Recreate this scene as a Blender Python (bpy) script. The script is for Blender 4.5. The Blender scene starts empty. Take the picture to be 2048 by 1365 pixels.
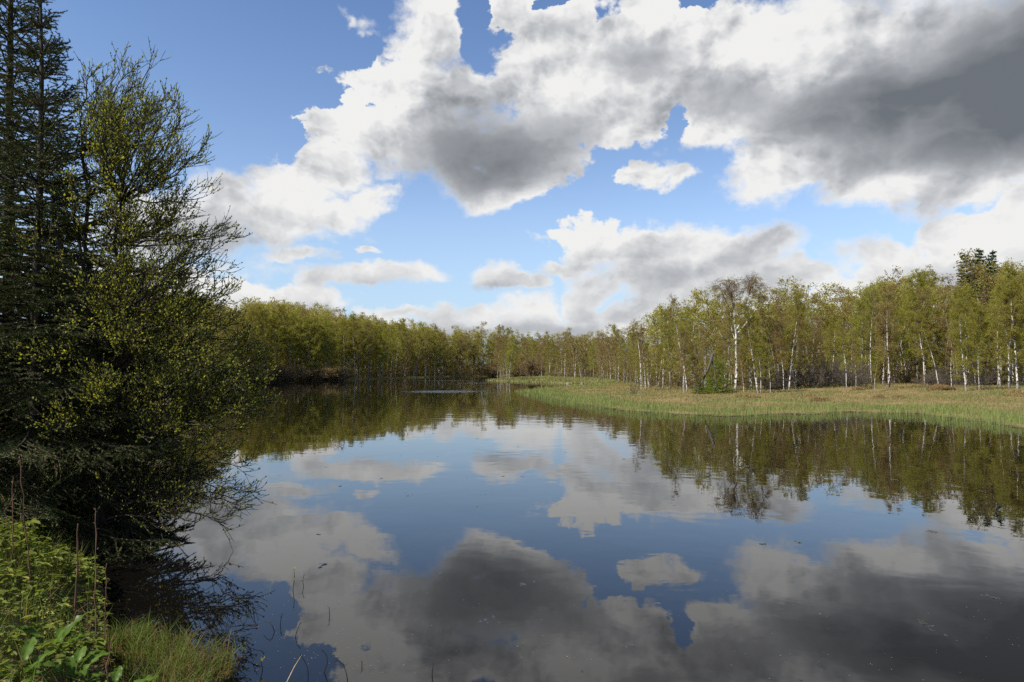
import bpy, math, random
import numpy as np
from mathutils import Vector, Matrix

R = math.radians
scene = bpy.context.scene
COL = scene.collection
rng = np.random.default_rng(7)
random.seed(7)

# ------------------------------------------------------------------ camera
CAM_Z = 2.0
PITCH = R(2.52)
FPX = 1365.0                      # 24 mm lens, in pixels of the 2048 px wide photograph
cd = bpy.data.cameras.new('camera')
cam = bpy.data.objects.new('camera', cd)
COL.objects.link(cam)
cam.location = (0, 0, CAM_Z)
cam.rotation_euler = (math.pi / 2 + PITCH, 0, 0)
cd.lens = 24
cd.sensor_width = 36
cd.clip_start = 0.05
cd.clip_end = 6000
scene.camera = cam


def ray(px, py):
    x, y, z = px - 1024, FPX, 682.5 - py
    c, s = math.cos(PITCH), math.sin(PITCH)
    return x, y * c - z * s, y * s + z * c


def at(px, py, z=0.0):
    """ground point seen at a pixel, on the level z"""
    x, y, d = ray(px, py)
    k = (z - CAM_Z) / d
    return x * k, y * k


def at_y(px, Y):
    x, y, d = ray(px, 742)
    return x * Y / y


def top_z(py, Y):
    x, y, d = ray(1024, py)
    return CAM_Z + d / y * Y


def azel(px, py):
    x, y, z = ray(px, py)
    return math.atan2(x, y), math.atan2(z, math.hypot(x, y))


# ------------------------------------------------------------------ light
SUN_AZ = R(-122)      # measured from the view direction, to the left
SUN_EL = R(47)
scene.view_settings.view_transform = 'Standard'
scene.view_settings.look = 'None'
scene.view_settings.gamma = 1
scene.view_settings.use_curve_mapping = False
scene.view_settings.exposure = 0.6
sd = bpy.data.lights.new('sun', 'SUN')
sd.energy = 4.8
sd.angle = R(0.5)
sd.color = (1.0, 0.93, 0.82)
sun = bpy.data.objects.new('sun', sd)
COL.objects.link(sun)
S = Vector((math.sin(SUN_AZ) * math.cos(SUN_EL), math.cos(SUN_AZ) * math.cos(SUN_EL), math.sin(SUN_EL)))
sun.rotation_euler = S.to_track_quat('Z', 'Y').to_euler()


class NT:
    """small node helper"""
    def __init__(self, tree):
        self.t = tree
        self.n = tree.nodes
        self.l = tree.links

    def new(self, kind, **kw):
        n = self.n.new(kind)
        for k, v in kw.items():
            setattr(n, k, v)
        return n

    def put(self, sock, v):
        if isinstance(v, bpy.types.NodeSocket):
            self.l.new(v, sock)
        else:
            sock.default_value = v

    def math(self, op, a, b=None, c=None, clamp=False):
        n = self.new('ShaderNodeMath', operation=op, use_clamp=clamp)
        self.put(n.inputs[0], a)
        if b is not None: self.put(n.inputs[1], b)
        if c is not None: self.put(n.inputs[2], c)
        return n.outputs[0]

    def vmath(self, op, a, b=None, c=None):
        n = self.new('ShaderNodeVectorMath', operation=op)
        self.put(n.inputs[0], a)
        if b is not None: self.put(n.inputs[1], b)
        if c is not None: self.put(n.inputs[2], c)
        return n.outputs['Value'] if op in ('LENGTH', 'DOT_PRODUCT') else n.outputs[0]

    def scale(self, a, f):
        n = self.new('ShaderNodeVectorMath', operation='SCALE')
        self.put(n.inputs[0], a)
        self.put(n.inputs['Scale'], f)
        return n.outputs[0]

    def noise(self, vec, scale, detail=4, rough=0.5, color=False, dist=0.0, lac=2.0, dim='3D'):
        n = self.new('ShaderNodeTexNoise', noise_dimensions=dim)
        if vec is not None: self.put(n.inputs['Vector'], vec)
        n.inputs['Scale'].default_value = scale
        n.inputs['Detail'].default_value = detail
        n.inputs['Roughness'].default_value = rough
        n.inputs['Distortion'].default_value = dist
        n.inputs['Lacunarity'].default_value = lac
        return n.outputs['Color' if color else 'Fac']

    def puff(self, vec, scale, detail=2.0, rough=0.5):
        n = self.new('ShaderNodeTexVoronoi', voronoi_dimensions='2D', feature='F1')
        self.put(n.inputs['Vector'], vec)
        n.inputs['Scale'].default_value = scale
        n.inputs['Detail'].default_value = detail
        n.inputs['Roughness'].default_value = rough
        return n.outputs['Distance']

    def smooth(self, v, a, b, lo=0.0, hi=1.0, kind='SMOOTHSTEP'):
        n = self.new('ShaderNodeMapRange', interpolation_type=kind)
        self.put(n.inputs[0], v)
        n.inputs[1].default_value = a
        n.inputs[2].default_value = b
        n.inputs[3].default_value = lo
        n.inputs[4].default_value = hi
        return n.outputs[0]

    def ramp(self, v, stops):
        n = self.new('ShaderNodeValToRGB')
        self.put(n.inputs[0], v)
        e = n.color_ramp.elements
        while len(e) < len(stops): e.new(0.5)
        for k, (p, c) in enumerate(stops):
            e[k].position = p
            e[k].color = (*c, 1) if len(c) == 3 else c
        return n.outputs[0]

    def mix(self, f, a, b, mode='MIX'):
        n = self.new('ShaderNodeMix', data_type='RGBA', blend_type=mode)
        self.put(n.inputs[0], f)
        for s, v in ((n.inputs[6], a), (n.inputs[7], b)):
            self.put(s, v if isinstance(v, bpy.types.NodeSocket) else (*v, 1) if len(v) == 3 else v)
        return n.outputs[2]


# ------------------------------------------------------------------ sky (world): clear sky with cumulus laid out by azimuth and elevation
SKY_K = 0.1
world = bpy.data.worlds.new('World')
scene.world = world
world.use_nodes = True
world.cycles.sampling_method = 'MANUAL'
world.cycles.sample_map_resolution = 512
w = NT(world.node_tree)
w.n.clear()
out = w.new('ShaderNodeOutputWorld')
bg = w.new('ShaderNodeBackground')
bg.inputs[1].default_value = SKY_K
w.l.new(bg.outputs[0], out.inputs[0])
sky = w.new('ShaderNodeTexSky', sky_type='NISHITA')
sky.sun_disc = False
sky.sun_elevation = SUN_EL
sky.sun_rotation = SUN_AZ
sky.altitude = 300
sky.air_density = 1.0
sky.dust_density = 0.4
sky.ozone_density = 2.0
tc = w.new('ShaderNodeTexCoord')
D = tc.outputs['Generated']
sep = w.new('ShaderNodeSeparateXYZ')
w.l.new(D, sep.inputs[0])
az = w.math('ARCTAN2', sep.outputs[0], sep.outputs[1])
el = w.math('ARCSINE', sep.outputs[2])
cmb = w.new('ShaderNodeCombineXYZ')
w.l.new(az, cmb.inputs[0]); w.l.new(el, cmb.inputs[1])
P = cmb.outputs[0]
SC = w.vmath('MULTIPLY', P, (1.0, 1.35, 1.0))
wn = w.noise(SC, 7.0, 7, 0.60, color=True, dim='2D')
wv = w.vmath('SUBTRACT', wn, (0.5, 0.5, 0.5))
PW = w.vmath('ADD', P, w.vmath('MULTIPLY', wv, (0.13, 0.085, 0.0)))
PS = w.vmath('ADD', P, w.vmath('MULTIPLY', wv, (0.05, 0.035, 0.0)))   # gentler warp for the shading


def blob_node(vec, px, py, rx, ry, rot=0):
    a0, e0 = azel(px, py)
    sa = abs(azel(px + rx, py)[0] - azel(px - rx, py)[0]) / 2
    se = abs(azel(px, py + ry)[1] - azel(px, py - ry)[1]) / 2
    m = w.new('ShaderNodeMapping', vector_type='TEXTURE')
    w.l.new(vec, m.inputs[0])
    m.inputs['Location'].default_value = (a0, e0, 0)
    m.inputs['Rotation'].default_value = (0, 0, R(rot))
    m.inputs['Scale'].default_value = (sa, se, 1)
    g = w.new('ShaderNodeTexGradient', gradient_type='SPHERICAL')
    w.l.new(m.outputs[0], g.inputs[0])
    return g.outputs['Fac']


CLOUDS = [  # px, py, rx, ry, rotation
    (860, 40, 150, 150), (740, 150, 120, 80), (890, 170, 220, 120), (690, 205, 75, 50), (645, 270, 75, 60),
    (760, 280, 210, 110), (920, 290, 270, 150), (1030, 300, 170, 140), (980, 360, 190, 90), (640, 350, 130, 80),
    (570, 400, 180, 90), (460, 400, 140, 105), (400, 450, 190, 90), (560, 450, 190, 70), (730, 395, 80, 60), (660, 430, 130, 60),
    (1140, 160, 240, 190), (1120, 60, 120, 110), (1030, 30, 55, 70), (1300, 120, 340, 200), (1250, 235, 170, 90),
    (1500, 190, 340, 210), (1420, 260, 130, 90), (1650, 120, 520, 260), (1900, 150, 440, 330), (1530, 345, 170, 90),
    (1620, 290, 200, 110), (1710, 335, 200, 100), (1530, 330, 150, 85), (1790, 360, 220, 80), (1930, 330, 320, 130), (2080, 250, 320, 220), (1285, 350, 105, 42), (1345, 360, 50, 42),
    (1170, 465, 130, 55), (1190, 500, 150, 60), (1340, 495, 270, 80), (1500, 500, 210, 90), (1310, 560, 320, 90),
    (1570, 560, 190, 80), (1110, 540, 110, 28), (1790, 530, 210, 95), (1940, 470, 130, 85), (2040, 430, 110, 110),
    (1920, 550, 290, 110), (2060, 500, 180, 120), (1740, 600, 230, 60), (1430, 610, 350, 60),
    (1065, 625, 130, 65), (1170, 610, 100, 70), (905, 640, 80, 50), (975, 640, 90, 50), (1110, 655, 240, 60), (1270, 625, 110, 42),
    (750, 556, 220, 42, 3), (640, 566, 100, 40), (600, 512, 130, 32), (985, 556, 100, 42), (1035, 564, 60, 24),
    (590, 604, 210, 44), (655, 618, 65, 42), (480, 590, 100, 50), (820, 635, 150, 24), (745, 501, 55, 16),
    (330, 460, 240, 120), (240, 570, 320, 120), (1000, 665, 650, 32),
]
HOLES = [(1350, 240, 36, 52), (962, 50, 42, 95), (1085, -8, 46, 24), (655, 200, 46, 34), (590, 300, 40, 60), (1400, 2, 60, 18), (700, 100, 40, 40)]
SHADE = [  # px, py, rx, ry, weight
    (960, 320, 300, 130, 0.55), (1020, 345, 210, 85, 0.30), (1000, 240, 300, 140, 0.26), (1160, 260, 190, 90, 0.32),
    (1270, 120, 200, 100, 0.45), (1430, 190, 190, 90, 0.42), (1900, 190, 560, 240, 0.72), (1650, 230, 340, 100, 0.38), (1980, 220, 360, 140, 0.15),
    (2080, 120, 300, 330, 0.40), (1950, 310, 380, 90, 0.28), (1650, 330, 200, 60, 0.15), (540, 425, 170, 45, 0.26), (440, 480, 190, 70, 0.26),
    (1300, 585, 380, 90, 0.24), (1480, 520, 200, 70, 0.08), (1560, 590, 240, 60, 0.22), (1920, 570, 320, 80, 0.22), (1240, 520, 200, 50, 0.12),
    (620, 350, 120, 60, 0.10), (760, 330, 160, 50, 0.12), (760, 572, 240, 26, 0.3), (985, 578, 120, 22, 0.3), (1080, 665, 220, 40, 0.35), (920, 670, 130, 30, 0.3), (600, 622, 220, 26, 0.3), (330, 510, 260, 90, 0.3), (880, 90, 120, 60, 0.12),
    (1660, 50, 200, 80, -0.25), (1620, 145, 130, 60, -0.32), (1450, 300, 120, 60, -0.1), (1560, 320, 140, 50, -0.25), (1830, 360, 160, 40, -0.2),
]
dens = None
for b in CLOUDS:
    g = blob_node(PW, *b)
    dens = g if dens is None else w.math('MAXIMUM', dens, g)
for px_, py_, rx_, ry_, k_ in ((690, 28, 90, 48, 0.42), (560, 545, 330, 110, 0.40), (1000, 610, 420, 60, 0.32), (1360, 455, 150, 30, 0.30), (1120, 350, 60, 60, 0.35), (1500, 470, 300, 60, 0.3), (745, 470, 90, 60, 0.32), (1100, 500, 160, 110, 0.3)):
    dens = w.math('MAXIMUM', dens, w.math('MULTIPLY', blob_node(PW, px_, py_, rx_, ry_), k_))      # thin veils and wisps
hole = None
for b in HOLES:
    g = blob_node(PW, *b)
    hole = g if hole is None else w.math('MAXIMUM', hole, g)
# elsewhere round the sky (never in the frame): plain scattered cumulus
far = w.noise(SC, 3.2, 4, 0.6, dim='2D')
far = w.smooth(far, 0.50, 0.62)
inview = w.smooth(w.math('ABSOLUTE', az), 0.66, 0.80)
inview = w.math('MAXIMUM', inview, w.smooth(el, 0.52, 0.62))
dens = w.math('MAXIMUM', dens, w.math('MULTIPLY', w.math('MULTIPLY', far, inview), w.smooth(el, 0.0, 0.1)))
dens = w.math('MULTIPLY_ADD', hole, -0.8, dens)
SW = w.vmath('ADD', SC, w.vmath('MULTIPLY', wv, (0.05, 0.05, 0.0)))
pf = w.puff(SW, 15.0, 3.0, 0.6)
dens = w.math('ADD', dens, w.math('MULTIPLY', w.math('SUBTRACT', 0.42, pf), 0.24))
fine = w.noise(SC, 42.0, 5, 0.68, dim='2D')
dens = w.math('ADD', dens, w.math('MULTIPLY', w.math('SUBTRACT', fine, 0.5), 0.22))
soft = w.noise(SC, 2.6, 2, 0.5, dim='2D')          # some edges crisp, some wispy
dd = w.math('SUBTRACT', dens, 0.13)
alpha = w.math('DIVIDE', dd, w.smooth(soft, 0.38, 0.62, 0.12, 0.42), clamp=True)
alpha = w.smooth(alpha, 0.0, 1.0)
shade = None
for b in SHADE:
    g = blob_node(PS, *b[:4])
    g = w.smooth(g, 0.0, 1.0)
    shade = w.math('MULTIPLY', g, b[4]) if shade is None else w.math('MULTIPLY_ADD', g, b[4], shade)
shade = w.math('MULTIPLY_ADD', w.math('MULTIPLY', w.smooth(far, 0.2, 1.0), inview), 0.5, shade)
# relief: the same billows a little towards the sun
off = w.vmath('ADD', SW, (-0.010, 0.014, 0.0))
pf2 = w.puff(off, 15.0, 3.0, 0.6)
n1 = w.noise(SC, 8.0, 5, 0.5, dim='2D')
n2 = w.noise(w.vmath('ADD', SC, (-0.014, 0.020, 0.0)), 8.0, 5, 0.5, dim='2D')
keep = w.math('MULTIPLY', w.smooth(shade, 0.10, 0.55, 1.0, 0.15), w.smooth(el, 0.08, 0.32, 0.42, 1.0))       # the dark bases are smooth
rel = w.math('MULTIPLY_ADD', w.math('SUBTRACT', n1, n2), 0.62, w.math('MULTIPLY', w.math('SUBTRACT', pf, pf2), -0.26))
b1 = w.new('ShaderNodeTexVoronoi', voronoi_dimensions='2D', feature='SMOOTH_F1'); b2 = w.new('ShaderNodeTexVoronoi', voronoi_dimensions='2D', feature='SMOOTH_F1')
for b_, v_ in ((b1, SW), (b2, w.vmath('ADD', SW, (-0.022, 0.034, 0.0)))):
    w.l.new(v_, b_.inputs['Vector']); b_.inputs['Scale'].default_value = 6.5; b_.inputs['Smoothness'].default_value = 0.6
    b_.inputs['Detail'].default_value = 1.0
billow = w.math('SUBTRACT', b2.outputs['Distance'], b1.outputs['Distance'])      # large rounded billows, lit from the sun's side
rel = w.math('MULTIPLY_ADD', billow, 0.75, rel)
tone = w.math('MULTIPLY_ADD', w.math('MULTIPLY', rel, keep), 1.0, w.math('MULTIPLY', shade, 0.95))
big = w.noise(SC, 5.0, 4, 0.5, dim='2D')
tone = w.math('MULTIPLY_ADD', w.math('MULTIPLY', w.math('SUBTRACT', big, 0.47), keep), 0.28, tone)
fold = w.noise(w.vmath('MULTIPLY', PS, (3.2, 7.5, 1.0)), 1.6, 4, 0.55, dim='2D')      # soft folds in the dark bases
tone = w.math('MULTIPLY_ADD', w.math('MULTIPLY', w.math('SUBTRACT', fold, 0.5), w.smooth(shade, 0.3, 0.9)), 0.75, tone)
tone = w.math('ADD', tone, w.smooth(dens, 0.12, 0.8, -0.08, 0.10))
ccol = w.ramp(tone, [(0.0, (0.85, 0.848, 0.84)), (0.10, (0.76, 0.76, 0.765)), (0.18, (0.68, 0.69, 0.70)), (0.34, (0.52, 0.535, 0.56)),
                     (0.6, (0.32, 0.337, 0.362)), (0.85, (0.205, 0.222, 0.245)), (1.0, (0.15, 0.168, 0.19))])
ccol = w.scale(ccol, 0.68 / SKY_K)      # cloud radiance
hz = w.smooth(el, -0.02, 0.24, kind='LINEAR')
blue = w.mix(hz, (0.27 / SKY_K, 0.385 / SKY_K, 0.52 / SKY_K), w.vmath('MULTIPLY', sky.outputs[0], w.mix(w.smooth(el, 0.22, 0.60, kind='LINEAR'), (1.20, 1.16, 1.18), (0.80, 0.92, 1.08))))
wcol = w.mix(alpha, blue, ccol)
w.l.new(wcol, bg.inputs[0])
#GEOM
scene.cycles.use_denoising = False
scene.cycles.max_bounces = 6
scene.cycles.diffuse_bounces = 3
scene.cycles.glossy_bounces = 3
scene.cycles.transmission_bounces = 3
scene.cycles.transparent_max_bounces = 4
scene.cycles.sample_clamp_indirect = 4.0


# ------------------------------------------------------------------ materials
def material(name, rough=0.8, spec=0.3):
    m = bpy.data.materials.new(name)
    m.use_nodes = True
    k = NT(m.node_tree)
    p = k.n['Principled BSDF']
    p.inputs['Roughness'].default_value = rough
    p.inputs['Specular IOR Level'].default_value = spec
    return m, k, p


def pos(k):
    return k.new('ShaderNodeNewGeometry').outputs['Position']


def attr(k, name='tint'):
    n = k.new('ShaderNodeAttribute', attribute_name=name)
    return n.outputs['Fac']


def leaf_material(name, stops, translucent=0.45, spread=0.35, rough=0.65, hue=0.0):
    """stops: ramp over the leaf's own tint; spread: how far the whole tree's tint may differ"""
    m, k, p = material(name, rough, 0.12)
    oi = k.new('ShaderNodeObjectInfo')
    t = k.math('MULTIPLY_ADD', k.math('SUBTRACT', oi.outputs['Random'], 0.5), spread, attr(k), clamp=True)
    c = k.ramp(t, stops)
    k.l.new(c, p.inputs['Base Color'])
    tr = k.new('ShaderNodeBsdfTranslucent')
    c2 = k.mix(1.0, c, (1.25, 1.2, 0.7), 'MULTIPLY')
    k.l.new(c2, tr.inputs['Color'])
    mx = k.new('ShaderNodeMixShader')
    mx.inputs[0].default_value = translucent
    k.l.new(p.outputs[0], mx.inputs[1]); k.l.new(tr.outputs[0], mx.inputs[2])
    k.l.new(mx.outputs[0], k.n['Material Output'].inputs['Surface'])
    return m


M = {}
M['birch_leaf'] = leaf_material('birch_leaf', [(0.0, (0.20, 0.15, 0.05)), (0.3, (0.26, 0.225, 0.05)), (0.6, (0.29, 0.29, 0.05)), (1.0, (0.36, 0.39, 0.07))], 0.5, 0.4)
M['birch_leaf_brown'] = leaf_material('birch_leaf_brown', [(0.0, (0.22, 0.15, 0.08)), (0.5, (0.28, 0.21, 0.085)), (1.0, (0.32, 0.28, 0.09))], 0.45, 0.3)
M['wood_leaf'] = leaf_material('wood_leaf', [(0.0, (0.24, 0.18, 0.085)), (0.4, (0.29, 0.25, 0.07)), (0.7, (0.33, 0.31, 0.065)), (1.0, (0.38, 0.38, 0.08))], 0.5, 0.0)
M['willow_leaf'] = leaf_material('willow_leaf', [(0.0, (0.08, 0.085, 0.028)), (0.45, (0.18, 0.20, 0.045)), (0.8, (0.30, 0.33, 0.055)), (1.0, (0.45, 0.42, 0.06))], 0.55, 0.0, 0.45)
M['needle'] = leaf_material('needle', [(0.0, (0.028, 0.045, 0.014)), (0.6, (0.05, 0.075, 0.02)), (1.0, (0.13, 0.14, 0.03))], 0.12, 0.1, 0.5)
M['spruce_far'] = leaf_material('spruce_far', [(0.0, (0.03, 0.05, 0.02)), (0.6, (0.06, 0.085, 0.03)), (1.0, (0.11, 0.13, 0.04))], 0.12, 0.1, 0.5)
M['young_needle'] = leaf_material('young_needle', [(0.0, (0.09, 0.13, 0.018)), (0.6, (0.19, 0.26, 0.03)), (1.0, (0.30, 0.36, 0.04))], 0.4, 0.1, 0.5)
M['herb'] = leaf_material('herb', [(0.0, (0.06, 0.07, 0.02)), (0.4, (0.12, 0.15, 0.03)), (0.8, (0.20, 0.24, 0.04)), (1.0, (0.30, 0.31, 0.07))], 0.42, 0.0, 0.45)
M['broad_leaf'] = leaf_material('broad_leaf', [(0.0, (0.06, 0.11, 0.02)), (0.6, (0.10, 0.17, 0.03)), (1.0, (0.17, 0.25, 0.06))], 0.42, 0.0, 0.35)
M['grass'] = leaf_material('grass', [(0.0, (0.17, 0.115, 0.055)), (0.25, (0.17, 0.13, 0.05)), (0.4, (0.08, 0.11, 0.025)), (0.75, (0.11, 0.17, 0.03)), (1.0, (0.19, 0.27, 0.05))], 0.4, 0.0, 0.5)
M['reed'] = leaf_material('reed', [(0.0, (0.30, 0.22, 0.11)), (0.35, (0.27, 0.22, 0.10)), (0.5, (0.20, 0.20, 0.085)), (0.75, (0.18, 0.23, 0.07)), (1.0, (0.25, 0.32, 0.10))], 0.35, 0.0, 0.6)


def bark(name, birch, base=(0.6, 0.58, 0.53), dark=(0.03, 0.026, 0.022), lo=(0.08, 0.065, 0.05)):
    m, k, p = material(name, 0.85, 0.2)
    P_ = k.new('ShaderNodeTexCoord').outputs['Object']
    if birch:
        n1 = k.noise(k.vmath('MULTIPLY', P_, (6, 6, 3.2)), 1.0, 3, 0.6)
        marks = k.smooth(n1, 0.50, 0.57)
        oi = k.new('ShaderNodeObjectInfo')
        sp = k.new('ShaderNodeSeparateXYZ'); k.l.new(P_, sp.inputs[0])
        n2 = k.noise(P_, 1.6, 3, 0.6)
        foot = k.smooth(k.math('ADD', sp.outputs[2], k.math('MULTIPLY', n2, -1.6)), -0.7, 0.4, 1.0, 0.0)
        c = k.mix(k.noise(P_, 14.0, 2), base, tuple(x * 0.75 for x in base))
        c = k.mix(marks, c, dark)
        c = k.mix(k.math('MULTIPLY', foot, 0.75), c, lo)
        c = k.mix(attr(k), c, (0.10, 0.065, 0.045))    # thin limbs are brown
    else:
        n1 = k.noise(k.vmath('MULTIPLY', P_, (22, 22, 5)), 1.0, 4, 0.6)
        c = k.mix(k.smooth(n1, 0.35, 0.7), dark, base)
    k.l.new(c, p.inputs['Base Color'])
    return m


M['birch_bark'] = bark('birch_bark', True, (0.68, 0.66, 0.61))
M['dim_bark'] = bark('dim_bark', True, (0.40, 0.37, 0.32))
M['brown_bark'] = bark('brown_bark', False, (0.10, 0.08, 0.06), (0.04, 0.032, 0.026))
M['dark_bark'] = bark('dark_bark', False, (0.055, 0.045, 0.036), (0.018, 0.015, 0.012))
M['twig'] = bark('twig', False, (0.12, 0.085, 0.062), (0.07, 0.048, 0.036))
M['grey_twig'] = bark('grey_twig', False, (0.13, 0.115, 0.10), (0.06, 0.052, 0.046))
M['dry_stalk'] = bark('dry_stalk', False, (0.20, 0.11, 0.07), (0.10, 0.055, 0.035))
M['straw'] = bark('straw', False, (0.45, 0.36, 0.22), (0.3, 0.23, 0.13))
M['wet_twig'] = bark('wet_twig', False, (0.035, 0.028, 0.022), (0.015, 0.012, 0.01))


# ------------------------------------------------------------------ mesh helpers
class MB:
    def __init__(self):
        self.v, self.t, self.f, self.n = [], [], [], 0

    def add(self, V, F, tint=0.5, mat=0):
        V = np.asarray(V, float).reshape(-1, 3)
        F = np.asarray(F, np.int64)
        self.v.append(V)
        self.t.append(np.broadcast_to(np.asarray(tint, float), (len(V),)).copy())
        self.f.append((F + self.n, mat))
        self.n += len(V)
        return self

    def data(self):
        return np.concatenate(self.v), np.concatenate(self.t), self.f

    def merge(self, other, Mx=None, tint_shift=0.0, mats=None):
        """Mx: 3x3 matrix and a translation"""
        V, T, F = other
        if Mx is not None: V = V @ Mx[0].T + Mx[1]
        self.v.append(V); self.t.append(np.clip(T + tint_shift, 0, 1))
        for f, m in F: self.f.append((f + self.n, m if mats is None else mats[m]))
        self.n += len(V)

    def mesh(self, name, mats, smooth=True):
        me = bpy.data.meshes.new(name)
        V, T, F = self.data()
        fl = [f.reshape(-1) for f, _ in F]
        tot = np.concatenate([np.full(len(f), f.shape[1], np.int32) for f, _ in F])
        mi = np.concatenate([np.full(len(f), m, np.int32) for f, m in F])
        loops = np.concatenate(fl).astype(np.int32)
        me.vertices.add(len(V)); me.vertices.foreach_set('co', V.astype(np.float32).reshape(-1))
        me.loops.add(len(loops)); me.loops.foreach_set('vertex_index', loops)
        me.polygons.add(len(tot))
        st = np.concatenate([[0], np.cumsum(tot)[:-1]]).astype(np.int32)
        me.polygons.foreach_set('loop_start', st)
        me.polygons.foreach_set('loop_total', tot)
        me.polygons.foreach_set('material_index', mi)
        me.polygons.foreach_set('use_smooth', np.full(len(tot), smooth))
        a = me.attributes.new('tint', 'FLOAT', 'POINT')
        a.data.foreach_set('value', T.astype(np.float32))
        for m in mats: me.materials.append(m)
        me.update(calc_edges=True)
        me.validate()
        return me

    def build(self, name, mats, parent=None, smooth=True):
        me = self.mesh(name, mats if isinstance(mats, (list, tuple)) else [mats], smooth)
        o = bpy.data.objects.new(name, me)
        COL.objects.link(o)
        if parent: o.parent = parent
        return o


def unit(v):
    v = np.asarray(v, float)
    return v / np.maximum(np.linalg.norm(v, axis=-1, keepdims=True), 1e-9)


def perp(d):
    d = unit(d)
    a = np.where(np.abs(d[..., 2:3]) < 0.9, np.array([0, 0, 1.0]), np.array([1.0, 0, 0]))
    u = unit(np.cross(d, a))
    return u, np.cross(d, u)


def tube(mb, pts, rad, sides=6, tint=0.0, mat=0, cap=True):
    pts = np.asarray(pts, float); n = len(pts)
    rad = np.broadcast_to(np.asarray(rad, float), (n,))
    d = unit(np.gradient(pts, axis=0))
    u, v = perp(d)
    a = np.arange(sides) / sides * 2 * math.pi
    ring = pts[:, None] + rad[:, None, None] * (np.cos(a)[None, :, None] * u[:, None] + np.sin(a)[None, :, None] * v[:, None])
    i = np.arange(n - 1)[:, None] * sides; j = np.arange(sides)[None]; j2 = (j + 1) % sides
    F = np.stack([i + j, i + j2, i + sides + j2, i + sides + j], -1).reshape(-1, 4)
    T = np.repeat(np.broadcast_to(np.asarray(tint, float), (n,)), sides)
    mb.add(ring.reshape(-1, 3), F, T, mat)


def sticks(mb, A, B, ra, rb=None, tint=1.0, mat=0):
    A = np.asarray(A, float); B = np.asarray(B, float); n = len(A)
    if n == 0: return
    ra = np.broadcast_to(ra, (n,)); rb = ra * 0.4 if rb is None else np.broadcast_to(rb, (n,))
    u, v = perp(B - A)
    out_ = []
    for k in range(3):
        c, s = math.cos(k * 2.0944), math.sin(k * 2.0944)
        out_.append(A + ra[:, None] * (c * u + s * v))
    for k in range(3):
        c, s = math.cos(k * 2.0944), math.sin(k * 2.0944)
        out_.append(B + rb[:, None] * (c * u + s * v))
    V = np.stack(out_, 1).reshape(-1, 3)
    b = np.arange(n)[:, None, None] * 6
    F = (np.array([[0, 1, 4, 3], [1, 2, 5, 4], [2, 0, 3, 5]])[None] + b).reshape(-1, 4)
    T = np.repeat(np.broadcast_to(tint, (n,)), 6)
    mb.add(V, F, T, mat)


def leaves(mb, P0, d, L, W, tint, mat=0, fold=0.25):
    """pointed leaves from P0 along d; one folded pair of triangles each"""
    n = len(P0)
    if n == 0: return
    d = unit(d); r = unit(rng.normal(size=(n, 3)))
    s = unit(np.cross(d, r)); nn = np.cross(d, s)
    L = np.broadcast_to(L, (n,))[:, None]; W = np.broadcast_to(W, (n,))[:, None]
    mid = P0 + d * L * 0.45 + nn * W * fold
    V = np.stack([P0, mid + s * W / 2, P0 + d * L, mid - s * W / 2], 1)
    b = np.arange(n)[:, None, None] * 4
    F = (np.array([[0, 1, 2], [0, 2, 3]])[None] + b).reshape(-1, 3)
    mb.add(V.reshape(-1, 3), F, np.repeat(np.broadcast_to(tint, (n,)), 4), mat)


def blades(mb, P0, H, W, lean, tint, mat=0, bend=0.5):
    """grass blades with one bend"""
    n = len(P0)
    if n == 0: return
    H = np.broadcast_to(H, (n,))[:, None]; W = np.broadcast_to(W, (n,))[:, None]
    az_ = rng.uniform(0, 2 * math.pi, n); face = rng.uniform(0, 2 * math.pi, n)
    l = np.stack([np.cos(az_), np.sin(az_), np.zeros(n)], 1) * (np.broadcast_to(lean, (n,))[:, None])
    s = np.stack([np.cos(face), np.sin(face), np.zeros(n)], 1)
    up = np.array([0, 0, 1.0])
    m = P0 + (up + l * 0.4) * H * 0.55
    t = m + unit(up * (1 - bend) + l * 1.6) * H * 0.5
    V = np.stack([P0 - s * W / 2, P0 + s * W / 2, m + s * W * 0.4, m - s * W * 0.4, t], 1)
    b = np.arange(n)[:, None, None] * 5
    T = np.repeat(np.broadcast_to(tint, (n,)), 5)
    k = mb.n
    mb.add(V.reshape(-1, 3), (np.array([[0, 1, 2, 3]])[None] + b).reshape(-1, 4), T, mat)
    F3 = (np.array([[3, 2, 4]])[None] + b).reshape(-1, 3)
    mb.f.append((F3 + k, mat))


def curve(p0, d0, L, n=6, wob=0.1, up=0.0, r=rng):
    p = np.array(p0, float); d = unit(np.array(d0, float)); pts = [p.copy()]
    for i in range(n):
        d = unit(d + r.normal(size=3) * wob + np.array([0, 0, up]) / n)
        p = p + d * L / n
        pts.append(p.copy())
    return np.array(pts)


def along(pts, t):
    t = np.asarray(t, float) * (len(pts) - 1)
    i = np.clip(t.astype(int), 0, len(pts) - 2); f = (t - i)[..., None]
    return pts[i] * (1 - f) + pts[i + 1] * f, unit(pts[i + 1] - pts[i])


# ------------------------------------------------------------------ object helpers
def empty(name, loc, rz=0.0, sc=1.0, label=None, cat=None, group=None):
    o = bpy.data.objects.new(name, None)
    COL.objects.link(o)
    o.empty_display_size = 0.2
    o.location = loc; o.rotation_euler = (0, 0, rz)
    o.scale = (sc, sc, sc) if not isinstance(sc, tuple) else sc
    tag(o, label, cat, group)
    return o


def tag(o, label=None, cat=None, group=None, kind=None):
    if label: o['label'] = label
    if cat: o['category'] = cat
    if group: o['group'] = group
    if kind: o['kind'] = kind
    return o


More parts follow.
